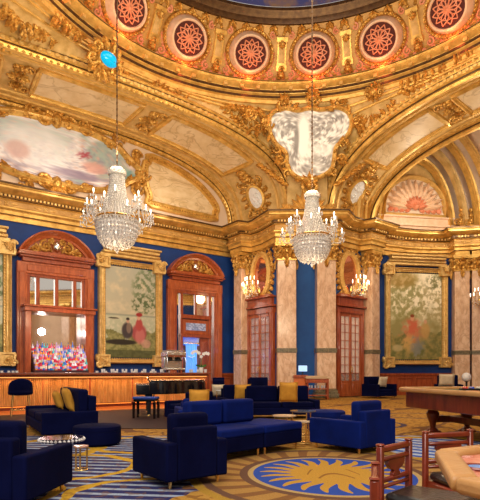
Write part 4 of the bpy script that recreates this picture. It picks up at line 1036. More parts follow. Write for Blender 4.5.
# doorway with the blue-lit drapery
s_ = -2.42
t = empty('door_3', PW.pt(s_, 0, 0), PW.rz, kind='structure'); surround(t, PW, s_)
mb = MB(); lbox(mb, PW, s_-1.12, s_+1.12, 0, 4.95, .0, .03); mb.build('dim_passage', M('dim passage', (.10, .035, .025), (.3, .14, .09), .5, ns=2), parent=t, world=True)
mb = MB()
for a0, a1 in ((-1.02, -.84), (.86, 1.04)): lbox(mb, PW, s_+a0, s_+a1, .7, 4.85, .06, .09)
lbox(mb, PW, s_-.70, s_-.03, 3.86, 4.85, .06, .09); lbox(mb, PW, s_+.08, s_+.72, 3.86, 4.85, .06, .09); mb.build('mirror_pane', MIRROR, parent=t, world=True)
mb = MB()
for a in (-1.1, -.77, .79, 1.1): lbox(mb, PW, s_+a-.07, s_+a+.07, 0, 4.95, .05, .2)
lbox(mb, PW, s_-.05+.02, s_+.08-.02, 3.8, 4.95, .05, .16); lbox(mb, PW, s_-.84, s_+.86, 3.66, 3.84, .05, .24); lbox(mb, PW, s_-.84, s_+.86, 2.78, 2.92, .05, .24); lbox(mb, PW, s_-1.12, s_+1.12, 4.82, 4.97, .05, .2)
mb.build('door_frame', MAHO, parent=t, world=True, bev=(.01, 1))
mb = MB(); lbox(mb, PW, s_-.72, s_+.74, 2.94, 3.62, .08, .14); sg_ = mb.build('lintel_panel', MAHOL, parent=t, world=True)
mb = MB(); lbox(mb, PW, s_-.52, s_+.56, 3.12, 3.46, .14, .18); mb.build('sign_plate', M('pale blue sign', (.55, .62, .72), (.25, .30, .42), .4, ns=14, lo=.42, hi=.55), parent=sg_, world=True)  # mottled blue-white sign face
mb = MB(); lbox(mb, PW, s_+.28, s_+.74, 0, 2.8, .05, .11); lbox(mb, PW, s_+.34, s_+.68, .3, 1.1, .11, .14); mb.build('door_leaf', MAHO, parent=t, world=True, bev=(.01, 1))
mb = MB(); lbox(mb, PW, s_+.36, s_+.66, 1.3, 2.6, .11, .125); mb.build('leaf_mirror', M('copper mirror', (.8, .35, .22), rough=.12, metal=.9), parent=t, world=True)
mb = MB()       # lattice fanlight, lit blue from the room beyond
lbox(mb, PW, s_-.70, s_+.25, 2.4, 2.82, .05, .06); mb.build('fanlight', M('blue fanlight', (.05, .12, .5), emis=(.08, .16, .8), es=.5), parent=t, world=True)
mb = MB()
for i in range(10):
    a = s_-.70+.1*i
    mb.tube([PW.pt(a, 2.42, .08), PW.pt(min(a+.3, s_+.24), 2.82, .08)], .012, 4); mb.tube([PW.pt(a, 2.82, .08), PW.pt(min(a+.3, s_+.24), 2.42, .08)], .012, 4)
mb.build('lattice', WHITE, parent=t, world=True)
t = empty('drapery', PW.pt(s_-.3, 0, .2), PW.rz, 'pale blue draped curtain hanging in the doorway behind the grand piano', 'curtain')
mb = MB()
def drape(u, v):
    a = s_-.24+(u-.5)*(.70+.2*(1-v)**1.5-.12*sin(v*3)); return PW.pt(a, .25+2.25*v, .16+.045*sin(u*34+v*2)+.02*sin(u*13))
mb.grid(drape, 60, 14); dr = mb.build('cloth', M('pale blue cloth', (.25, .52, .85), (.18, .42, .78), .6, ns=2, emis=(.06, .25, .7), es=.35), parent=t, world=True, smooth=180)  # cloth glows by itself, standing in for the blue light on it
mb = MB(); mb.tube([PW.pt(s_-.66, 2.5, .16), PW.pt(s_+.22, 2.5, .16)], .025, 8); mb.build('rail', BRASS, parent=t, world=True)
mb = MB(); mb.tube([PW.pt(s_-.5, 1.9, .24), PW.pt(s_-.3, 1.82, .27), PW.pt(s_-.1, 1.9, .24)], .02, 6); mb.build('tie', WHITE, parent=t, world=True)
light('doorway_lamp', 'POINT', tuple(PW.pt(s_-.25, 2.0, .9)), 34, (.12, .35, 1.0), .2)

# ------------------------------------------------------------ bar counter
PB = Plane((B0.x, B0.y, 0), (dL.x, dL.y, 0)); a0, a1 = -15.0, -4.75
t = empty('bar_counter', PB.pt(-9, 0, -.4), PB.rz, 'long bar counter with ribbed amber front and dark red wooden top', 'bar')
mb = MB(); lbox(mb, PB, a0, a1, .12, 1.0, -.62, -.03); lbox(mb, PB, a0, a1, 0, .14, -.56, -.14); mb.build('carcass', BARTOP, parent=t, world=True)
pts = []; n = int((a1-a0)/.055); random.seed(2)
for i in range(n):
    a = a0+.055*i; r = random.uniform(.012, .05); pts += [(a, 0), (a+.014, r), (a+.038, r), (a+.052, .0)]
mb = MB(); vs_ = [PB.pt(p[0], .14, p[1]-.02) for p in pts]+[PB.pt(p[0], .96, p[1]-.02) for p in pts]; m_ = len(pts)
mb.add(vs_, [(i, i+1, m_+i+1, m_+i) for i in range(m_-1)]); mb.build('ribbed_front', BARF, parent=t, world=True, smooth=None)
mb = MB()
for i in range(8): a = a0+i*(a1-a0)/7; lbox(mb, PB, a-.02, a+.02, .1, 1.0, -.04, .02)
mb.build('mullion', MAHO, parent=t, world=True)
mb = MB(); lbox(mb, PB, a0-.05, a1+.08, 1.0, 1.06, -.72, .12); lbox(mb, PB, a0-.05, a1+.12, 1.06, 1.13, -.76, .2); mb.build('worktop', BARTOP, parent=t, world=True, bev=(.02, 2))
mb = MB(); lbox(mb, PB, a0, a1, .975, .995, .03, .09); mb.build('light_strip', M('amber light strip', (1, .5, .15), emis=(1, .42, .10), es=1.2), parent=t, world=True)
mb = MB(); lbox(mb, PB, a0, a1, .10, .12, -.1, -.04); mb.build('plinth_strip', M('amber plinth strip', (1, .35, .08), emis=(1, .28, .04), es=1.5), parent=t, world=True)
light('bar_front_lamp', 'AREA', tuple(PB.pt((a0+a1)/2, .96, .17)), 60, (1, .50, .20), 11, rot=(R(-12), 0, PB.rz), sy=.08)
mb = MB()
# things on the bar
def on_bar(s, o, z=1.13): return PB.pt(s, z, o)
t = empty('coffee_machine', on_bar(-5.95, -.28), PB.rz, 'steel two-group espresso machine standing on the bar counter', 'coffee machine')
mb = MB(); mb.box((0, 0, .12), (.74, .46, .08)); mb.box((0, .12, .38), (.74, .26, .46)); mb.box((0, -.02, .66), (.80, .5, .20)); mb.build('body', STEEL, parent=t, bev=(.03, 2))
mb = MB()
for x_ in (-.32, .32): mb.lathe([(.03, 0), (.025, .08)], (x_, .1, 0), 8); mb.lathe([(.03, 0), (.025, .08)], (x_, -.15, 0), 8)
mb.build('feet', DARK, parent=t)
for sg in (-1, 1):
    mb = MB(); mb.lathe([(.09, .0), (.09, .10), (.06, .13)], (sg*.17, -.06, .42), 14); mb.tube([(sg*.17, -.12, .45), (sg*.17, -.32, .43)], .02, 6); mb.build('group_head', DARK, parent=t)
    mb = MB(); mb.tube([(sg*.36, -.2, .6), (sg*.38, -.26, .4), (sg*.37, -.24, .24)], .012, 6); mb.build('steam_wand', STEEL, parent=t)
    mb = MB(); mb.lathe([(.05, 0), (.05, .02), (0, .021)], (sg*.17, -.27, .66), 14); 
    ob = mb.build('gauge', WHITE, parent=t)
mb = MB(); mb.box((0, -.265, .60), (.7, .01, .05)); mb.build('trim_strip', MAHO, parent=t)
mb = MB(); mb.box((0, 0, .79), (.7, .4, .02)); mb.tube([(-.36, -.22, .80), (.36, -.22, .80)], .01, 5); mb.build('cup_rail', STEEL, parent=t)
# cups, glasses
gp = empty('glass', (0, 0, 0)); mb = MB(); mb.lathe([(.025, 0), (.03, .005), (.038, .12), (.036, .12), (.026, .012), (0, .012)], n=12); mb.build('bowl', M('clear glassware', (.80, .84, .90), rough=.08, alpha=.55, coat=.5), parent=gp)
cp = empty('cup', (0, 0, 0)); mb = MB(); mb.lathe([(.022, 0), (.03, .01), (.042, .06), (.039, .06), (.028, .015), (0, .012)], n=12); mb.build('bowl', WHITE, parent=cp); mb = MB(); mb.tube([(.038, 0, .05), (.062, 0, .045), (.06, 0, .025), (.034, 0, .02)], .006, 5); mb.build('handle', WHITE, parent=cp)
mb = MB(); mb.lathe([(.0, -.001), (.06, 0), (.065, .008), (.06, .008), (0, .004)], n=14); mb.build('saucer', WHITE, parent=cp)
random.seed(9); fg = fc = True
for i in range(26):
    a = -8.75+.103*i; isg = (i % 3 != 0); src = gp if isg else cp; first = fg if isg else fc
    o = src if first else copy_tree(src)
    if isg: fg = False
    else: fc = False
    o.location = on_bar(a, -.45+.32*((i*5) % 7)/7); o.rotation_euler = (0, 0, i)
    tag(o, 'clear drinking glass in the bar counter row between back bar and coffee machine' if isg else 'white cup on saucer on the bar, left of the coffee machine', 'glass' if isg else 'cup', 'glasses in rows on the bar counter' if isg else 'white cups on the bar counter')
for i in range(8):
    o = copy_tree(gp); o.location = on_bar(-5.3+.11*i, -.2-.1*(i % 3)); tag(o, 'clear drinking glass on the bar between coffee machine and doorway', 'glass', 'glasses beside the coffee machine')
for i in range(9):
    o = copy_tree(cp); o.location = on_bar(-12.35+.14*i, -.25-.12*(i % 3)); o.rotation_euler = (0, 0, i*2); tag(o, 'white cup on saucer at the bar counter end by the photo edge', 'cup', 'white cups near the bar stool')
# orchid in a vase
t = empty('orchid', on_bar(-4.75, -.3), 0, 'white orchid in a pale pot on the bar end', 'flower'); mb = MB(); mb.lathe([(.06, 0), (.09, .08), (.08, .2), (.06, .2), (.05, .05)], n=14); mb.build('pot', WHITE, parent=t)
mb = MB(); S0 = Plane((0, 0, 0), (1, 0, 0))
for q in range(6): S0 = Plane((0, 0, .18), (cos(q), sin(q), 0)); leaf(mb, S0, 0, 0, .5, .26, .07, .03)
mb.build('leaves', M('orchid leaf', (.05, .16, .03), rough=.5), parent=t)
mb = MB(); mb.tube([(0, 0, .15), (.02, 0, .5), (-.1, 0, .75), (-.3, 0, .8)], .008, 5); mb.tube([(0, 0, .15), (-.02, .02, .45), (.1, .02, .7), (.26, .0, .74)], .008, 5); mb.build('stem', M('stem green', (.12, .2, .05)), parent=t)
for (x_, z_) in ((-.08, .74), (-.17, .8), (-.27, .79), (-.33, .74), (.1, .7), (.19, .73), (.27, .71), (0, .6)):
    mb = MB(); S0 = Plane((x_, 0, z_), (1, 0, 0))
    for q in range(5): leaf(mb, S0, 0, 0, q*2*pi/5, .075, .06, .015, n=3)
    mb.build('blossom', WHITE, parent=t)

# ------------------------------------------------------------ chandeliers
def chandelier(loc, top):
    t = empty('chandelier', loc, 0)
    ht = lambda z: z-loc[2]
    zr = 5.60; 
    mb = MB(); mb.tube([(0, 0, ht(7.2)), (0, 0, ht(top))], .018, 6)
    for q in range(40): mb.ell((0, 0, ht(7.3)+.19*q), (.03, .03, .06), 6, 4)
    mb.build('chain', DARKG, parent=t)
    mb = MB(); mb.lathe([(.05, 7.14), (.20, 7.08), (.27, 7.0), (.27, 6.9), (.24, 6.88), (.22, 6.97), (.05, 7.0)], (0, 0, -loc[2]), 20); mb.build('crown', CRYS, parent=t)
    mb = MB()
    def rs(f): return .20+.05*f+.30*f**2.6
    for k in range(34):
        an = 2*pi*k/34
        for q in range(21):
            f = (q+.5)/21; z = 6.93-1.28*f; r = rs(f); mb.octa((r*cos(an), r*sin(an), ht(z)), .021+.012*f, .034)
    mb.build('bead_strings', CRYS, parent=t, smooth=None)
    mb = MB(); mb.lathe([(rs(f/10)-.03, 6.92-1.28*f/10) for f in range(11)], (0, 0, -loc[2]), 24); mb.build('inner_shade', M('frosted glass', (.85, .80, .75), rough=.3, alpha=.75), parent=t, smooth=60)
    mb = MB(); mb.tube([(.62*cos(a), .62*sin(a), ht(zr)) for a in [2*pi*i/32 for i in range(32)]], .03, 6, True); mb.tube([(.60*cos(a), .60*sin(a), ht(zr-.08)) for a in [2*pi*i/32 for i in range(32)]], .018, 6, True); mb.build('ring', BRASS, parent=t)
    mb = MB()
    for j in range(9):
        th_ = j/9*pi/2; r = .60*cos(th_)**.6; z = zr-.10-.72*sin(th_); n = max(6, int(38*cos(th_)))
        for k in range(n):
            an = 2*pi*(k+.5*(j % 2))/n; mb.octa((r*cos(an), r*sin(an), ht(z)), .05, .075)
    mb.octa((0, 0, ht(4.70)), .06, .11); mb.build('crystal_basket', CRYS, parent=t, smooth=None)
    mb = MB(); mb.lathe([(.54*cos(a)**.6 if a < 1.57 else 0, zr-.1-.66*sin(a)) for a in [pi/2*i/10 for i in range(11)]], (0, 0, -loc[2]), 24); mb.build('basket_glass', M('frosted bowl glass', (.80, .76, .72), rough=.25, alpha=.7, emis=(1, .85, .68), es=.18), parent=t, smooth=60)
    random.seed(4)
    for k in range(18):
        an = 2*pi*k/18; tier = k % 3; r = (.98, .84, .72)[tier]; z = (5.74, 5.98, 6.2)[tier]
        c_, s2 = cos(an), sin(an); mb = MB(); P_ = [(.6*c_, .6*s2, ht(zr)), (.75*c_, .75*s2, ht(5.38)), (r*c_, r*s2, ht(5.44+.3*tier*.6)), (r*c_, r*s2, ht(z-.04))]
        P_ = smooth2(P_, 2, False); mb.tube(P_, .014, 5); mb.lathe([(.02, 0), (.065, .015), (.07, .03), (.02, .03)], (r*c_, r*s2, ht(z-.06)), 8); arm = mb.build('arm', CRYS, parent=t)
        mb = MB(); mb.lathe([(.014, 0), (.014, .07), (.028, .10), (.016, .15), (0, .17)], (r*c_, r*s2, ht(z)), 8); mb.build('candle_bulb', BULB, parent=arm)
        mb = MB()
        for q in range(22):
            a2 = random.uniform(0, 6.3); mb.octa((r*c_+.09*cos(a2), r*s2+.09*sin(a2), ht(z-.02-.06*(q % 6))), .026, .040)
        mb.build('drops', CRYS, parent=arm, smooth=None)
    mb = MB()
    for k in range(10):
        an = 2*pi*k/10; mb.lathe([(.015, 0), (.024, .04), (.012, .09)], (.42*cos(an), .42*sin(an), ht(5.3)), 6)
    mb.build('basket_bulbs', BULB, parent=t)
    return t
la = (-3.59, 14.6, 4.72)
ch = chandelier(la, 17.0); tag(ch, 'crystal basket chandelier hanging before the sky painting and bar', 'chandelier', 'crystal chandeliers under the dome')
c2 = copy_tree(ch); c2.location = (2.38, 16.5, 4.72); tag(c2, 'crystal basket chandelier hanging before the pier between the glass doors', 'chandelier', 'crystal chandeliers under the dome')
for x_, y_ in ((la[0], la[1]), (2.38, 16.5)):
    light('chandelier_glow', 'POINT', (x_, y_, 7.7), 240, (1, .78, .48), .5)
    light('chandelier_glow', 'POINT', (x_, y_, 3.7), 130, (1, .78, .50), .4)

# ------------------------------------------------------------ soft furniture
def px3(x, y, z=0):     # a point of the photograph at height z above the floor
    Y = F*(EYE-z)/(y-HY); return V2((x-HX)/F*Y, Y)
def cushion_mb(w_, h_, t_, n=10):
    mb = MB()
    def f(sg):
        def g(u, v):
            x, z = 2*u-1, 2*v-1; k = (1-x**4)*(1-z**4); pin = 1-.07*(1-abs(x)**2)*1-.0
            return (x*w_/2*(1-.06*(1-z*z)), sg*t_/2*k**.5, (z*h_/2)*(1-.06*(1-x*x))+h_/2)
        return g
    mb.grid(f(-1), n, n); mb.grid(f(1), n, n); return mb
def cushion(loc, rz, label, m=YEL, w_=.42, h_=.40, tilt=.25, group='mustard scatter cushions'):
    o = cushion_mb(w_, h_, .14).build('cushion', m, smooth=80, parent=None, origin=False); o.location = loc; o.rotation_euler = (-tilt, 0, rz)
    bmx = bmesh.new(); bmx.from_mesh(o.data); bmesh.ops.remove_doubles(bmx, verts=bmx.verts, dist=.0005); bmx.to_mesh(o.data); bmx.free()
    p = MB(); pts = []
    for a, b_ in ((-1, -1), (1, -1), (1, 1), (-1, 1)): pts.append((a*w_/2, 0, b_*h_/2+h_/2))
    q = []
    for i in range(4):
        A, B_ = Vector(pts[i]), Vector(pts[(i+1) % 4])
        for j in range(6):
            c_ = A.lerp(B_, j/6); k = j/6*2-1; f = 1-.06*(1-k*k)
            q.append((c_.x*(f if i % 2 else 1), 0, (c_.z-h_/2)*(f if i % 2 == 0 else 1)+h_/2))
    p.tube(q, .008, 5, True); p.build('piping', m, parent=o)
    return tag(o, label, 'cushion', group)
def armchair(loc, rz, label, m=NAVY, w_=.80, d_=.80, ah=.46, bh=.60, ch=.73, cat='armchair', group=None, name='armchair'):
    # faces local +y; the back is at -y
    t = empty(name, (loc[0], loc[1], 0), rz, label, cat, group); at_ = .13
    mb = MB(); mb.box((0, .02, .19), (w_-2*at_+.02, d_-.05, .18)); mb.build('seat_base', m, parent=t, bev=(.02, 2))
    for sg in (-1, 1):
        mb = MB(); mb.box((sg*(w_/2-at_/2), 0, (ah+.08)/2), (at_, d_, ah-.08)); mb.build('armrest', m, parent=t, bev=(.022, 3))
    mb = MB(); mb.box((0, -d_/2+.07, (bh+.08)/2), (w_-2*at_+.01, .14, bh-.08)); mb.build('backrest', m, parent=t, bev=(.025, 3))
    mb = MB(); mb.box((0, .09, .33), (w_-2*at_-.01, d_-.24, .13)); mb.build('seat_cushion', m, parent=t, bev=(.04, 4))
    mb = MB(); mb.box((0, -d_/2+.21, (ch+.38)/2), (w_-2*at_-.02, .16, ch-.38)); mb.build('back_cushion', m, parent=t, bev=(.05, 4))
    for sx in (-1, 1):
        for sy in (-1, 1):
            mb = MB(); mb.lathe([(.014, 0), (.022, .09)], (sx*(w_/2-.08), sy*(d_/2-.08), 0), 8); mb.build('leg', BRASS, parent=t)
    return t
def sofa(loc, rz, label, m, w_, d_=.85, ah=.46, bh=.60, ch=.75, n=2, group=None, arms=(-1, 1)):
    t = empty('sofa', (loc[0], loc[1], 0), rz, label, 'sofa', group); at_ = .14
    mb = MB(); mb.box((0, .02, .19), (w_-2*at_+.02, d_-.05, .18)); mb.build('seat_base', m, parent=t, bev=(.02, 2))
    for sg in arms: mb = MB(); mb.box((sg*(w_/2-at_/2), 0, (ah+.08)/2), (at_, d_, ah-.08)); mb.build('armrest', m, parent=t, bev=(.022, 3))
    mb = MB(); mb.box((0, -d_/2+.07, (bh+.08)/2), (w_-2*at_+.01, .14, bh-.08)); mb.build('backrest', m, parent=t, bev=(.025, 3))
    iw = (w_-2*at_)/n
    for k in range(n):
        cx = -w_/2+at_+iw*(k+.5)
        mb = MB(); mb.box((cx, .09, .34), (iw-.015, d_-.24, .14)); mb.build('seat_cushion', m, parent=t, bev=(.04, 4))
        mb = MB(); mb.box((cx, -d_/2+.22, (ch+.4)/2), (iw-.02, .17, ch-.4)); mb.build('back_cushion', m, parent=t, bev=(.05, 4))
    for sx in (-1, 1):
        for sy in (-1, 1):
            mb = MB(); mb.lathe([(.014, 0), (.022, .09)], (sx*(w_/2-.08), sy*(d_/2-.08), 0), 8); mb.build('leg', BRASS, parent=t)
    return t
def face(dx, dy): return atan2(dy, dx)-pi/2      # local +y points along (dx, dy)
def from_corner(N_, back, fwd, w_, d_):           # near corner, back-edge direction, facing direction
    b_ = V2(*back).normalized(); f_ = V2(*fwd).normalized(); return N_+b_*(w_/2)+f_*(d_/2)
# A: nearest, back to the camera
NA = V2(-.69, 4.80)
c = from_corner(NA, (.62*1.0, .50), (-.63, .78), .72, .76); armchair(c, face(-.60, .80), 'dark navy velvet armchair seen from behind, nearest the striped carpet', NAVY, .72, .78)
# B: cut by the frame
c = V2(-2.10, 4.55); armchair(c, face(.13, .99), 'dark navy velvet armchair cut by the bottom corner of the photo', NAVY, .82, .84)
# D: right
ND = V2(1.66, 6.85); c = from_corner(ND, (.72, .69), (-.60, .80), .86, .95); armchair(c, face(-.64, .77), 'bright royal blue armchair beside the sun rosette of the carpet', NAVY_LIT, .86, .95)
# C: long sofa facing the photo edge
fw = V2(-.86, -.5).normalized(); c = V2(-3.45, 9.55); sofa(c, face(fw.x, fw.y), 'navy two-seat sofa between the bar stool and the round ottoman', NAVY, 2.1, .95, ch=.84, bh=.72)
cushion((-3.14, 9.35, .42), face(fw.x, fw.y), 'mustard cushion on the navy sofa by the bar, the closer of its two', tilt=.3, h_=.46)
cushion((-3.62, 10.1, .42), face(fw.x, fw.y), 'mustard cushion on the navy sofa by the bar, the farther of its two', tilt=.3, h_=.36)
# central sofa with chaise
Nn = V2(-.25, 6.3); u_ = V2(.71, .71).normalized(); v_ = V2(-.55, .83).normalized(); rz = atan2(u_.y, u_.x)
t = empty('chaise_sofa', (Nn.x, Nn.y, 0), rz, 'royal blue chaise sofa with low back in the middle of the lounge', 'sofa'); L_ = 1.68
mb = MB(); mb.box((.42, .40, .20), (.83, .78, .2)); mb.build('seat_base', NAVY, parent=t, bev=(.02, 2)); mb = MB(); mb.box((.42, .38, .35), (.84, .76, .12)); mb.build('seat_cushion', NAVY_LIT, parent=t, bev=(.035, 4))
mb = MB(); mb.box((1.27, .42, .20), (.83, .82, .2)); mb.build('seat_base', NAVY, parent=t, bev=(.02, 2)); mb = MB(); mb.box((1.27, .42, .35), (.84, .84, .12)); mb.build('seat_cushion', NAVY_LIT, parent=t, bev=(.035, 4))
mb = MB(); mb.box((.62, .80, .38), (1.28, .12, .5)); mb.build('backrest', NAVY_LIT, parent=t, bev=(.03, 3))
for x_ in (.28, .93): mb = MB(); mb.box((x_, .66, .58), (.62, .18, .34)); mb.build('back_cushion', NAVY_LIT, parent=t, bev=(.05, 4))
for x_, y_ in ((.08, .08), (.78, .08), (.92, .08), (1.62, .08), (.08, .76), (.78, .78), (1.62, .78)): mb = MB(); mb.lathe([(.014, 0), (.02, .11)], (x_, y_, 0), 8); mb.build('leg', BRASS, parent=t)
# chair left of its back with the mustard cushion
c = px3(196, 432); armchair(c+V2(.0, .25), face(.25, -.97), 'navy armchair half hidden behind the nearest armchair', NAVY_LIT, .8, .8, ch=.62, bh=.55)
cushion((c.x+.06, c.y+.02, .42), face(.1, -1), 'mustard cushion standing between the nearest armchair and the chaise sofa', tilt=.2, h_=.40, w_=.38)
c = V2(-1.25, 11.95); armchair(c, face(-.7, -.7), 'low navy armchair between the piano and the back of the closest armchair', NAVY, .8, .8, ch=.66)
# back group
c = V2(.98, 12.6); sofa(c, face(.12, -.99), 'dark navy sofa across the back of the lounge, facing the camera', NAVY, 1.9, .85, ch=.80, bh=.72)
cushion((1.18, 12.22, .42), face(.0, -1), 'mustard cushion on the sofa before the pier', h_=.50, w_=.44)
c = V2(-.1, 13.6); armchair(c, face(.3, -.95), 'navy armchair behind the chaise sofa, with a mustard cushion against it', NAVY, .9, .85, ch=.8, bh=.7)
cushion((.06, 13.1, .42), face(.15, -1), 'mustard cushion on the armchair before the darker glass door', h_=.42, w_=.42)
c = V2(-.66, 15.4); armchair(c, face(.05, -1), 'small high-backed navy chair with a cream cushion near the piano', NAVY, .62, .6, ah=.55, ch=.92, bh=.98, group=None)
cushion((-.66, 15.22, .42), face(0, -1), 'cream cushion on the high-backed chair near the piano', CREAMF, w_=.38, h_=.36, group='cream cushions')
c = V2(.75, 18.8); armchair(c, face(.2, -.98), 'navy armchair standing in front of the darker glass door', NAVY, 1.0, .9, ah=.55, ch=.95, bh=.9)
# right wall chairs
c = V2(6.15, 22.1); armchair(c, face(.5, -.87), 'navy armchair with tan cushion at the foot of the column beside the park picture', NAVY, 1.15, 1.0, ah=.62, bh=.95, ch=.90)
cushion((6.2, 21.85, .5), face(.45, -.87), 'tan cushion on the armchair by the column beside the park picture', CREAMF, w_=.5, h_=.46, group='cream cushions')
c = V2(9.0, 21.6); armchair(c, face(-.3, -.95), 'navy armchair with tan cushion behind the card table', NAVY, 1.1, 1.0, ah=.62, bh=.98, ch=1.02)
cushion((8.75, 21.2, .58), face(-.2, -.97), 'tan cushion on the armchair behind the card table', CREAMF, w_=.62, h_=.5, group='cream cushions')
# ottomans
def ottoman(loc, r, h, label, m=NAVY):
    t = empty('ottoman', (loc[0], loc[1], 0), 0, label, 'ottoman')
    mb = MB(); mb.lathe([(r*.86, .0), (r*.88, .03), (r*.98, .035), (r, .06), (r, h*.72)], n=36); mb.build('base', m, parent=t); mb = MB(); mb.lathe([(r, h*.73), (r*1.01, h*.8), (r*.99, h*.95), (r*.9, h), (0, h*1.02)], n=36); mb.build('seat_cushion', m, parent=t); return t
ottoman((-2.27, 7.95), .37, .31, 'large round navy ottoman on the yellow-banded carpet near the sofa')
ottoman((1.68, 9.8), .38, .40, 'round royal blue ottoman behind the bright blue armchair', NAVY_LIT)
# side tables
def side_table(loc, r, h, label, top=None, group=None):
    t = empty('side_table', (loc[0], loc[1], 0), .4, label, 'side table', group)
    mb = MB(); mb.lathe([(r*.96, h-.02), (r, h-.015), (r, h), (0, h)], n=28); mb.build('table_top', top or BRASS, parent=t)
    for k in range(3): a = 2*pi*k/3+.3; mb = MB(); mb.tube([(r*.85*cos(a), r*.85*sin(a), h-.02), (r*.85*cos(a), r*.85*sin(a), .01)], .011, 6); mb.build('leg', BRASS, parent=t)
    mb = MB(); mb.tube([(r*.85*cos(a), r*.85*sin(a), .012) for a in [2*pi*i/24 for i in range(24)]], .009, 5, True); mb.build('foot_ring', BRASS, parent=t); return t
TANT = M('pale table top', (.55, .38, .22), rough=.25)
side_table((.74, 8.35), .20, .43, 'small round brass side table touching the end of the chaise sofa', TANT)
side_table((1.13, 8.95), .23, .46, 'round dark-topped brass side table before the blue ottoman, tallest of its group', M('smoked top', (.12, .11, .12), rough=.1, coat=.5))
side_table((1.02, 8.05), .145, .36, 'smallest round brass side table, standing nearest the bright blue armchair', TANT)
side_table((-1.86, 5.85), .085, .29, 'tiny brass side table beside the cut-off armchair', M('rosy top', (.55, .3, .2), rough=.2))
side_table((-.55, 14.6), .16, .62, 'small brass pedestal table before the high-backed chair', WHITE)
side_table((-.2, 9.9), .22, .50, 'round brass side table behind the back of the chaise sofa', TANT)
t = empty('coffee_table', (-2.32, 6.5, 0), 0, 'low round coffee table with a crystal-studded rim beside the cut-off armchair', 'coffee table')
mb = MB(); mb.lathe([(.10, 0), (.10, .02), (.03, .04), (.03, .25)], n=20); mb.build('base', BRASS, parent=t); mb = MB(); mb.lathe([(.24, .25), (.27, .255), (.27, .30), (0, .30)], n=32); mb.build('table_top', M('dark glossy top', (.03, .02, .03), rough=.1, coat=.5), parent=t)
mb = MB()
for i in range(34): a = 2*pi*i/34; mb.octa((.28*cos(a), .28*sin(a), .275), .022, .026)
mb.build('crystal_rim', CRYS, parent=t, smooth=None)
# bar stool
t = empty('bar_stool', (-5.75, 13.1, 0), .5, 'navy shell-backed bar stool on brass legs in front of the amber bar', 'bar stool')
mb = MB()
def shell(u, v):
    a = pi*(.0+1.0*u)+pi/2*0; r = .30; top = .62+.36*sin(pi*u)**.5; return (r*cos(a+pi), -r*sin(a)*.9+.0, .62+(top-.62)*v)
mb.grid(shell, 20, 6); o = mb.build('backrest', NAVY, parent=t, smooth=80); md = o.modifiers.new('thick', 'SOLIDIFY'); md.thickness = .06
mb = MB(); mb.lathe([(.2, .54), (.29, .56), (.31, .62), (.28, .68), (0, .69)], n=24); mb.build('seat', NAVY, parent=t)
for sx in (-1, 1):
    for sy in (-1, 1): mb = MB(); mb.tube([(sx*.18, sy*.18, .56), (sx*.23, sy*.23, 0)], .013, 6); mb.build('leg', BRASS, parent=t)
mb = MB(); mb.tube([(.21*sx, .21*sy, .16) for sx, sy in ((-1, -1), (1, -1), (1, 1), (-1, 1))], .010, 5, True); mb.build('footrest', BRASS, parent=t)

# ------------------------------------------------------------ grand piano and bench
t = empty('grand_piano', (-2.02, 13.5, 0), R(-78), 'black lacquered grand piano with closed lid, in front of the doorway', 'piano')
# local: keyboard at -y side, tail towards +y
out = smooth2([(-.72, -.75), (.72, -.75), (.72, -.2), (.62, .25), (.30, .55), (.10, 1.0), (-.25, 1.12), (-.60, 1.05), (-.72, .7)], 1)
out = [(-.72, -.75), (.72, -.75), (.72, -.25), (.70, .0), (.58, .25), (.38, .45), (.22, .70), (.08, .98), (-.12, 1.12), (-.42, 1.14), (-.64, 1.02), (-.72, .8)]
rim = [p for p in out]
mb = MB(); mb.prism([(-.72, -.45), (.72, -.45)]+rim[2:], .58, .90); mb.build('case', BLACK, parent=t, bev=(.015, 2))
mb = MB(); mb.prism([(p[0]*1.02, p[1]*1.01) for p in [(-.72, -.45), (.72, -.45)]+rim[2:]], .905, .935); mb.build('lid', BLACK, parent=t, bev=(.008, 2))
mb = MB(); mb.box((0, -.60, .62), (1.36, .34, .07)); kb = mb.build('key_bed', BLACK, parent=t)
mb = MB(); mb.box((0, -.64, .675), (1.22, .16, .03)); mb.build('white_keys', WHITE, parent=kb)
mb = MB()
for i in range(36):
    if i % 7 not in (2, 6): mb.box((-.6+i*.0337, -.61, .70), (.014, .10, .02))
mb.build('black_keys', BLACK, parent=kb)
for sg in (-1, 1): mb = MB(); mb.box((sg*.68, -.60, .70), (.1, .34, .26)); mb.build('cheek', M('lacquer with copper reflection', (.16, .05, .03), rough=.12, coat=.8) if sg < 0 else BLACK, parent=t, bev=(.02, 2))  # one cheek has a copper reflection painted into its lacquer colour
mb = MB(); mb.box((0, -.46, .98), (.7, .03, .12)); mb.build('music_desk', BLACK, parent=t)
for x_, y_ in ((-.6, -.45), (.6, -.45), (-.35, .75)):
    mb = MB(); mb.box((x_, y_, .50), (.15, .15, .18), top=(1.15, 1.15)); mb.box((x_, y_, .25), (.085, .085, .36), top=(1.4, 1.4)); lg = mb.build('leg', BLACK, parent=t); mb = MB(); mb.lathe([(.03, 0), (.035, .04), (.02, .07)], (x_, y_, 0), 10); mb.build('caster', BRASS, parent=lg)
mb = MB(); mb.box((0, -.3, .14), (.22, .06, .04)); mb.box((-.08, -.3, .36), (.025, .025, .44)); mb.box((.08, -.3, .36), (.025, .025, .44)); mb.build('pedal_lyre', BLACK, parent=t)
t = empty('piano_bench', (-2.32, 12.35, 0), R(-12), 'black piano bench with tufted seat catching blue light', 'bench')
mb = MB(); mb.box((0, 0, .45), (.56, .30, .05)); mb.build('seat_frame', BLACK, parent=t, bev=(.01, 1)); mb = MB(); mb.box((0, 0, .51), (.60, .32, .07)); mb.build('seat', M('satin with blue light', (.02, .06, .30), rough=.25), parent=t, bev=(.03, 3))  # blue light on the seat is painted into its colour
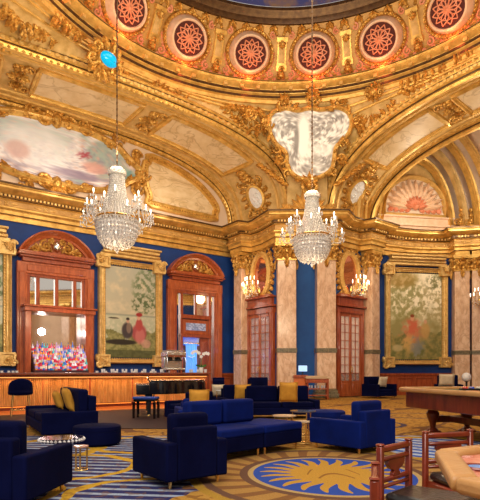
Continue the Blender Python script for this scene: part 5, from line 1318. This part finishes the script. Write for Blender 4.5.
for sx in (-1, 1):
    for sy in (-1, 1): mb = MB(); mb.box((sx*.27, sy*.13, .21), (.045, .045, .42), top=(1.3, 1.3)); mb.build('leg', BLACK, parent=t)
# lectern with screen, console
t = empty('host_stand', (2.58, 21.4, 0), 0, 'orange wooden host stand before the blue pier', 'stand')
mb = MB(); mb.box((0, 0, .08), (.62, .46, .16)); mb.build('base', BLACK, parent=t); mb = MB(); mb.box((0, 0, .52), (.56, .40, .76)); mb.build('cabinet', M('orange wood', (.62, .15, .03), rough=.35, coat=.4), parent=t, bev=(.01, 1)); mb = MB(); mb.box((0, 0, .93), (.66, .5, .06)); mb.box((0, 0, .99), (.60, .44, .06)); mb.build('top', MAHO, parent=t, bev=(.01, 1))
t = empty('monitor', (2.68, 21.35, 1.02), 0, 'small pale blue screen standing on the host stand', 'screen')
mb = MB(); mb.box((0, 0, .01), (.2, .16, .02)); mb.box((0, .02, .08), (.04, .03, .14)); mb.build('stand', DARK, parent=t); mb = MB(); mb.box((0, -.0, .28), (.40, .04, .28)); mb.build('housing', DARK, parent=t); mb = MB(); mb.box((0, -.024, .28), (.37, .006, .25)); mb.build('screen', SCREEN, parent=t)
t = empty('console', (3.22, 20.9, 0), 0, 'open wooden console with pale top and shelves beside the host stand', 'console')
for sx in (-1, 1):
    for sy in (-1, 1): mb = MB(); mb.lathe([(.03, 0), (.045, .1), (.03, .2), (.045, .5), (.03, .8), (.04, .9)], (sx*.42, sy*.2, 0), 10); mb.build('leg', MAHO, parent=t)
for z_ in (.18, .45): mb = MB(); mb.box((0, 0, z_), (.86, .42, .04)); mb.build('shelf', MAHO, parent=t)
mb = MB(); mb.box((0, 0, .78), (.92, .46, .16)); mb.build('drawer_case', MAHO, parent=t, bev=(.01, 1)); mb = MB(); mb.box((0, 0, .90), (1.0, .52, .06)); mb.box((0, .1, .96), (.9, .2, .06)); mb.build('worktop', TANT, parent=t, bev=(.01, 1))
for x_ in (-.2, .2): mb = MB(); mb.ell((x_, -.25, .78), .02); mb.build('knob', BRASS, parent=t)
random.seed(11)
for i, x_ in enumerate((-.32, -.22, -.08, .05, .2, .3)):
    o = copy_tree(gp); o.location = (3.22+x_, 20.85, .47); tag(o, 'glass on the upper shelf of the wooden console', 'glass', 'glasses on the wooden console')

# ------------------------------------------------------------ long card table
N0 = V2(2.92, 9.55); uu = V2(.22, -.975).normalized(); vv = V2(.975, .22).normalized()
t = empty('card_table', (N0.x, N0.y, 0), atan2(vv.y, vv.x), 'long red wooden card table with padded tan rim', 'card table')
# local x along vv, local y = away from the camera; table occupies y from 0 to -3.6
out = [(.12, 0), (1.75, 0), (1.9, -.15), (1.9, -3.45), (1.75, -3.6), (.12, -3.6), (0, -3.45), (0, -.15)]
def scl(k): return [(.95+(x-.95)*(.95-k)/.95, -1.8+(y+1.8)*(1.8-k)/1.8) for x, y in out]
mb = MB(); mb.prism(scl(.12), .50, .80); mb.build('apron', MAHOD, parent=t, bev=(.01, 1))
mb = MB(); mb.tube([(x, y, .825) for x, y in scl(.05)], .042, 8, True); mb.build('padded_rim', TANL, parent=t); mb = MB(); mb.prism(scl(.06), .80, .815); mb.build('playing_surface', FELT, parent=t)
mb = MB(); 
for q in range(3): mb.box((.8, -1.0-.6*q, .82), (.5, .28, .006))
mb.build('betting_box', M('orange print', (.6, .2, .06)), parent=t)
for x_, y_ in ((.62, -.35), (1.35, -.35), (.62, -3.2), (1.35, -3.2)):
    mb = MB(); mb.lathe([(.05, .0), (.11, .03), (.10, .08), (.05, .12), (.06, .2), (.10, .30), (.12, .38), (.07, .46), (.10, .52)], (x_, y_, 0), 14); lg = mb.build('leg', MAHOD, parent=t)
    mb = MB()
    for q in range(4): a = q*pi/2+.78; mb.ell((x_+.10*cos(a), y_+.10*sin(a), .035), (.07, .05, .035))
    mb.build('claw_foot', MAHOD, parent=lg)
mb = MB(); mb.box((1.0, -1.8, .27), (.10, 2.9, .12)); mb.box((1.0, -.35, .27), (.8, .08, .12)); mb.box((1.0, -3.2, .27), (.8, .08, .12)); mb.build('stretcher', MAHOD, parent=t, bev=(.01, 1))
loc = V2(4.05, 8.9)
t = empty('chip_tray', (N0.x+vv.x*1.1+uu.x*.9, N0.y+vv.y*1.1+uu.y*.9, .818), 0, 'dark chip tray with coloured chips on the card table', 'tray'); mb = MB(); mb.box((0, 0, .02), (.5, .16, .04)); mb.build('tray', DARK, parent=t)
for i, c_ in enumerate(((.6, .05, .05), (.05, .1, .5), (.7, .65, .55), (.6, .25, .05))): mb = MB(); mb.tube([(-.18+.12*i, -.06, .05), (-.18+.12*i, .06, .05)], .022, 10); mb.build('chip_roll', M('chips %d' % i, c_, rough=.4), parent=t)
t = empty('white_globe', (9.65, 21.3, 0), 0, 'white globe on a pedestal at the column foot behind the card table', 'lamp'); mb = MB(); mb.lathe([(.16, 0), (.15, .04), (.04, .08), (.04, .72), (.10, .76)], n=16); mb.build('pedestal', DARK, parent=t); mb = MB(); mb.ell((0, 0, .93), (.2, .2, .2), 16, 10); mb.build('globe', WHITE, parent=t)  # plain white ball on a pedestal, gives no light

# ------------------------------------------------------------ octagonal game table with its chairs
TC = V2(1.685, 1.945)
t = empty('game_table', (TC.x, TC.y, 0), 0, 'octagonal game table with padded tan rim and carved red inner band', 'game table')
def octp(r, k=-.29): return [(r*cos(2*pi*(i+.5)/8+k), r*sin(2*pi*(i+.5)/8+k)) for i in range(8)]
for i in range(8):
    A, B_ = octp(.91)[i], octp(.91)[(i+1) % 8]; C_, D_ = octp(.795)[i], octp(.795)[(i+1) % 8]; g = .012
    def tr_(p, q, k): return (p[0]+(q[0]-p[0])*k, p[1]+(q[1]-p[1])*k)
    P_ = [tr_(A, B_, g), tr_(B_, A, g), tr_(D_, C_, g), tr_(C_, D_, g)]
    mb = MB(); mb.prism(P_, .70, .765); mb.build('rim_pad', TANL, parent=t, bev=(.022, 3))
mb = MB(); mb.prism(octp(.795), .68, .735); mb.build('inner_band', M('red inlaid band', (.50, .10, .05), (.62, .26, .16), .4, ns=22, coat=.3), parent=t)
for i in range(8):
    a = 2*pi*i/8-.29; S0 = Plane((.69*cos(a), .69*sin(a), .735), (1, 0, 0), (0, 1, 0)); mb = MB(); mb.lathe([(.048, .735), (.048, .745), (.0, .745)], (.69*cos(a), .69*sin(a), 0), 20); mb.build('drink_disc', BLUED, parent=t)
    mb = MB(); mb.tube([(.70*cos(a)+.058*cos(q), .70*sin(a)+.058*sin(q), .742) for q in [2*pi*j/20 for j in range(20)]], .009, 5, True); mb.build('disc_ring', ORED, parent=t)
mb = MB()
for i in range(24):
    a = 2*pi*i/24; S0 = Plane((0, 0, .735), (1, 0, 0), (0, 1, 0)); leaf(mb, S0, .60*cos(a), .60*sin(a), a+1.2, .11, .05, .012)
    spiral(mb, S0, .755*cos(a+.1), .755*sin(a+.1), .03, 0, 1.2, 1, .005, .002)
mb.build('carved_scroll', M('rose carving', (.62, .30, .22), rough=.4), parent=t)
mb = MB(); mb.prism(octp(.56), .735, .742); mb.build('felt', M('red felt', (.35, .04, .03), rough=.9), parent=t)
mb = MB(); mb.prism(octp(.62), .58, .70); mb.build('apron', ORED, parent=t)
mb = MB(); mb.lathe([(.36, 0), (.36, .05), (.14, .1), (.10, .3), (.16, .5), (.30, .58)], n=16); mb.build('pedestal', ORED, parent=t)
def wood_chair(c, rz, label, w_=.42, h=.75, fw=.46, arms=False):
    # faces local +y; back at -y, seat wider at the front
    t = empty('wooden_chair', (c.x, c.y, 0), rz, label, 'chair'); hw = w_/2; sd = .42; fh = fw/2
    for sg in (-1, 1):
        mb = MB(); mb.box((sg*hw, -sd/2, h/2), (.034, .036, h)); mb.box((sg*hw, -sd/2, h+.006), (.040, .042, .012)); mb.build('back_post', ORED, parent=t, bev=(.006, 1))
        mb = MB(); mb.lathe([(.016, 0), (.024, .08), (.02, .2), (.03, .32), (.022, .38)], (sg*(fh-.02), sd/2, 0), 10); mb.build('leg', ORED, parent=t)
        if not arms: continue
        mb = MB(); P_ = smooth2([(sg*hw, -sd/2, .60), (sg*(hw+.02), -.08, .59), (sg*fh, .04, .57), (sg*fh, .12, .545)], 2, False); mb.tube(P_, .015, 8); mb.ell((sg*fh, .13, .54), (.02, .026, .026)); mb.lathe([(.018, .38), (.026, .44), (.016, .5), (.016, .54)], (sg*(fh-.01), .10, 0), 10); mb.build('armrest', ORED, parent=t)
    mb = MB(); mb.box((0, -sd/2, h-.02), (w_+.02, .03, .035)); mb.box((0, -sd/2, h-.075), (w_-.04, .03, .025)); mb.build('top_rail', ORED, parent=t, bev=(.008, 1))
    mb = MB(); mb.box((0, -sd/2, .56), (w_-.02, .026, .028)); mb.box((0, -sd/2, .525), (w_-.02, .026, .02)); mb.build('lower_rail', ORED, parent=t, bev=(.008, 1))
    k = w_/.42; mb = MB(); sp = [(.115*k, h-.085), (.12*k, h-.11), (.085*k, h-.135), (.045*k, h-.145), (.026*k, h-.155), (.030*k, .60), (.05*k, .585), (.05*k, .57)]
    mb.prism([(p[0], p[1]) for p in sp]+[(-p[0], p[1]) for p in sp[::-1]], -sd/2-.012, -sd/2+.012, axis='y'); mb.build('splat', ORED, parent=t, bev=(.004, 1))
    tz = [(-hw, -sd/2), (hw, -sd/2), (fh, sd/2), (-fh, sd/2)]
    mb = MB(); mb.prism(tz, .39, .44); mb.build('seat_frame', ORED, parent=t, bev=(.008, 1)); mb = MB(); mb.prism([(x*.94, y*.94) for x, y in tz], .44, .50); mb.build('seat', LEATH, parent=t, bev=(.03, 4))
    return t
def chair_at(P1, P2_, fwd, label, **k):
    P1, P2_ = V2(*P1), V2(*P2_); m_ = (P1+P2_)/2; f_ = V2(*fwd).normalized(); c = m_+f_*.21; return wood_chair(c, face(f_.x, f_.y), label, w_=(P1-P2_).length, **k)
chair_at((.755, 2.70), (.99, 2.93), (.71, -.71), 'red wooden armchair whose back frames part of the blue sun rosette', fw=.38)
chair_at((.53, 1.99), (.635, 2.33), (.96, -.27), 'red wooden armchair seen edge-on, closest to the camera at the octagonal table', h=.72)
chair_at((1.22, 3.28), (1.56, 3.40), (.30, -.95), 'red wooden armchair tucked at the far side of the octagonal game table')

# turquoise cartouche on the ring, masks over the arch crowns
def mask(pxy, depth, sz, label, turq=False):
    X_ = (pxy[0]-HX)/F*depth; Z_ = EYE+(HY-pxy[1])/F*depth; dv = V2(DC.x-X_, DC.y-depth).normalized()
    pl = Plane((X_, depth, Z_), (-dv.y, dv.x, 0), (dv.x*.5, dv.y*.5, 1)); t = empty('gilt_cartouche', (X_, depth, Z_), 0, label, 'ornament'); mb = MB()
    for q in range(12): a = 2*pi*q/12; leaf(mb, pl, sz*.5*cos(a), sz*.4*sin(a), a+.4, sz*.8, sz*.4, sz*.3, 0, bend=.5)
    blob(mb, pl, 0, 0, sz*.6, sz*.5, sz*.5, .0, n=12); 
    for sg in (-1, 1): spiral(mb, pl, sg*sz*.8, -sz*.2, sz*.35, 0, 1.4, sg, sz*.1, .1); spiral(mb, pl, sg*sz*.7, sz*.4, sz*.28, 0, 1.4, -sg, sz*.08, .1)
    mb.build('carving', GOLDC, parent=t, world=True)
    if turq: mb = MB(); blob(mb, pl, 0, .05, sz*.58, sz*.36, sz*.3, sz*.4, n=20); mb.build('turquoise_boss', TURQ, parent=t, world=True)
mask((104, 60), 16.9, .62, 'gilt cartouche with turquoise oval boss under the drum above the bar', True)
mask((203, 100), 20.4, .30, 'small gilt mask over the bar-side arch, under the dome ring')
mask((374, 92), 19.8, .32, 'small gilt mask over the apse arch, under the dome ring')
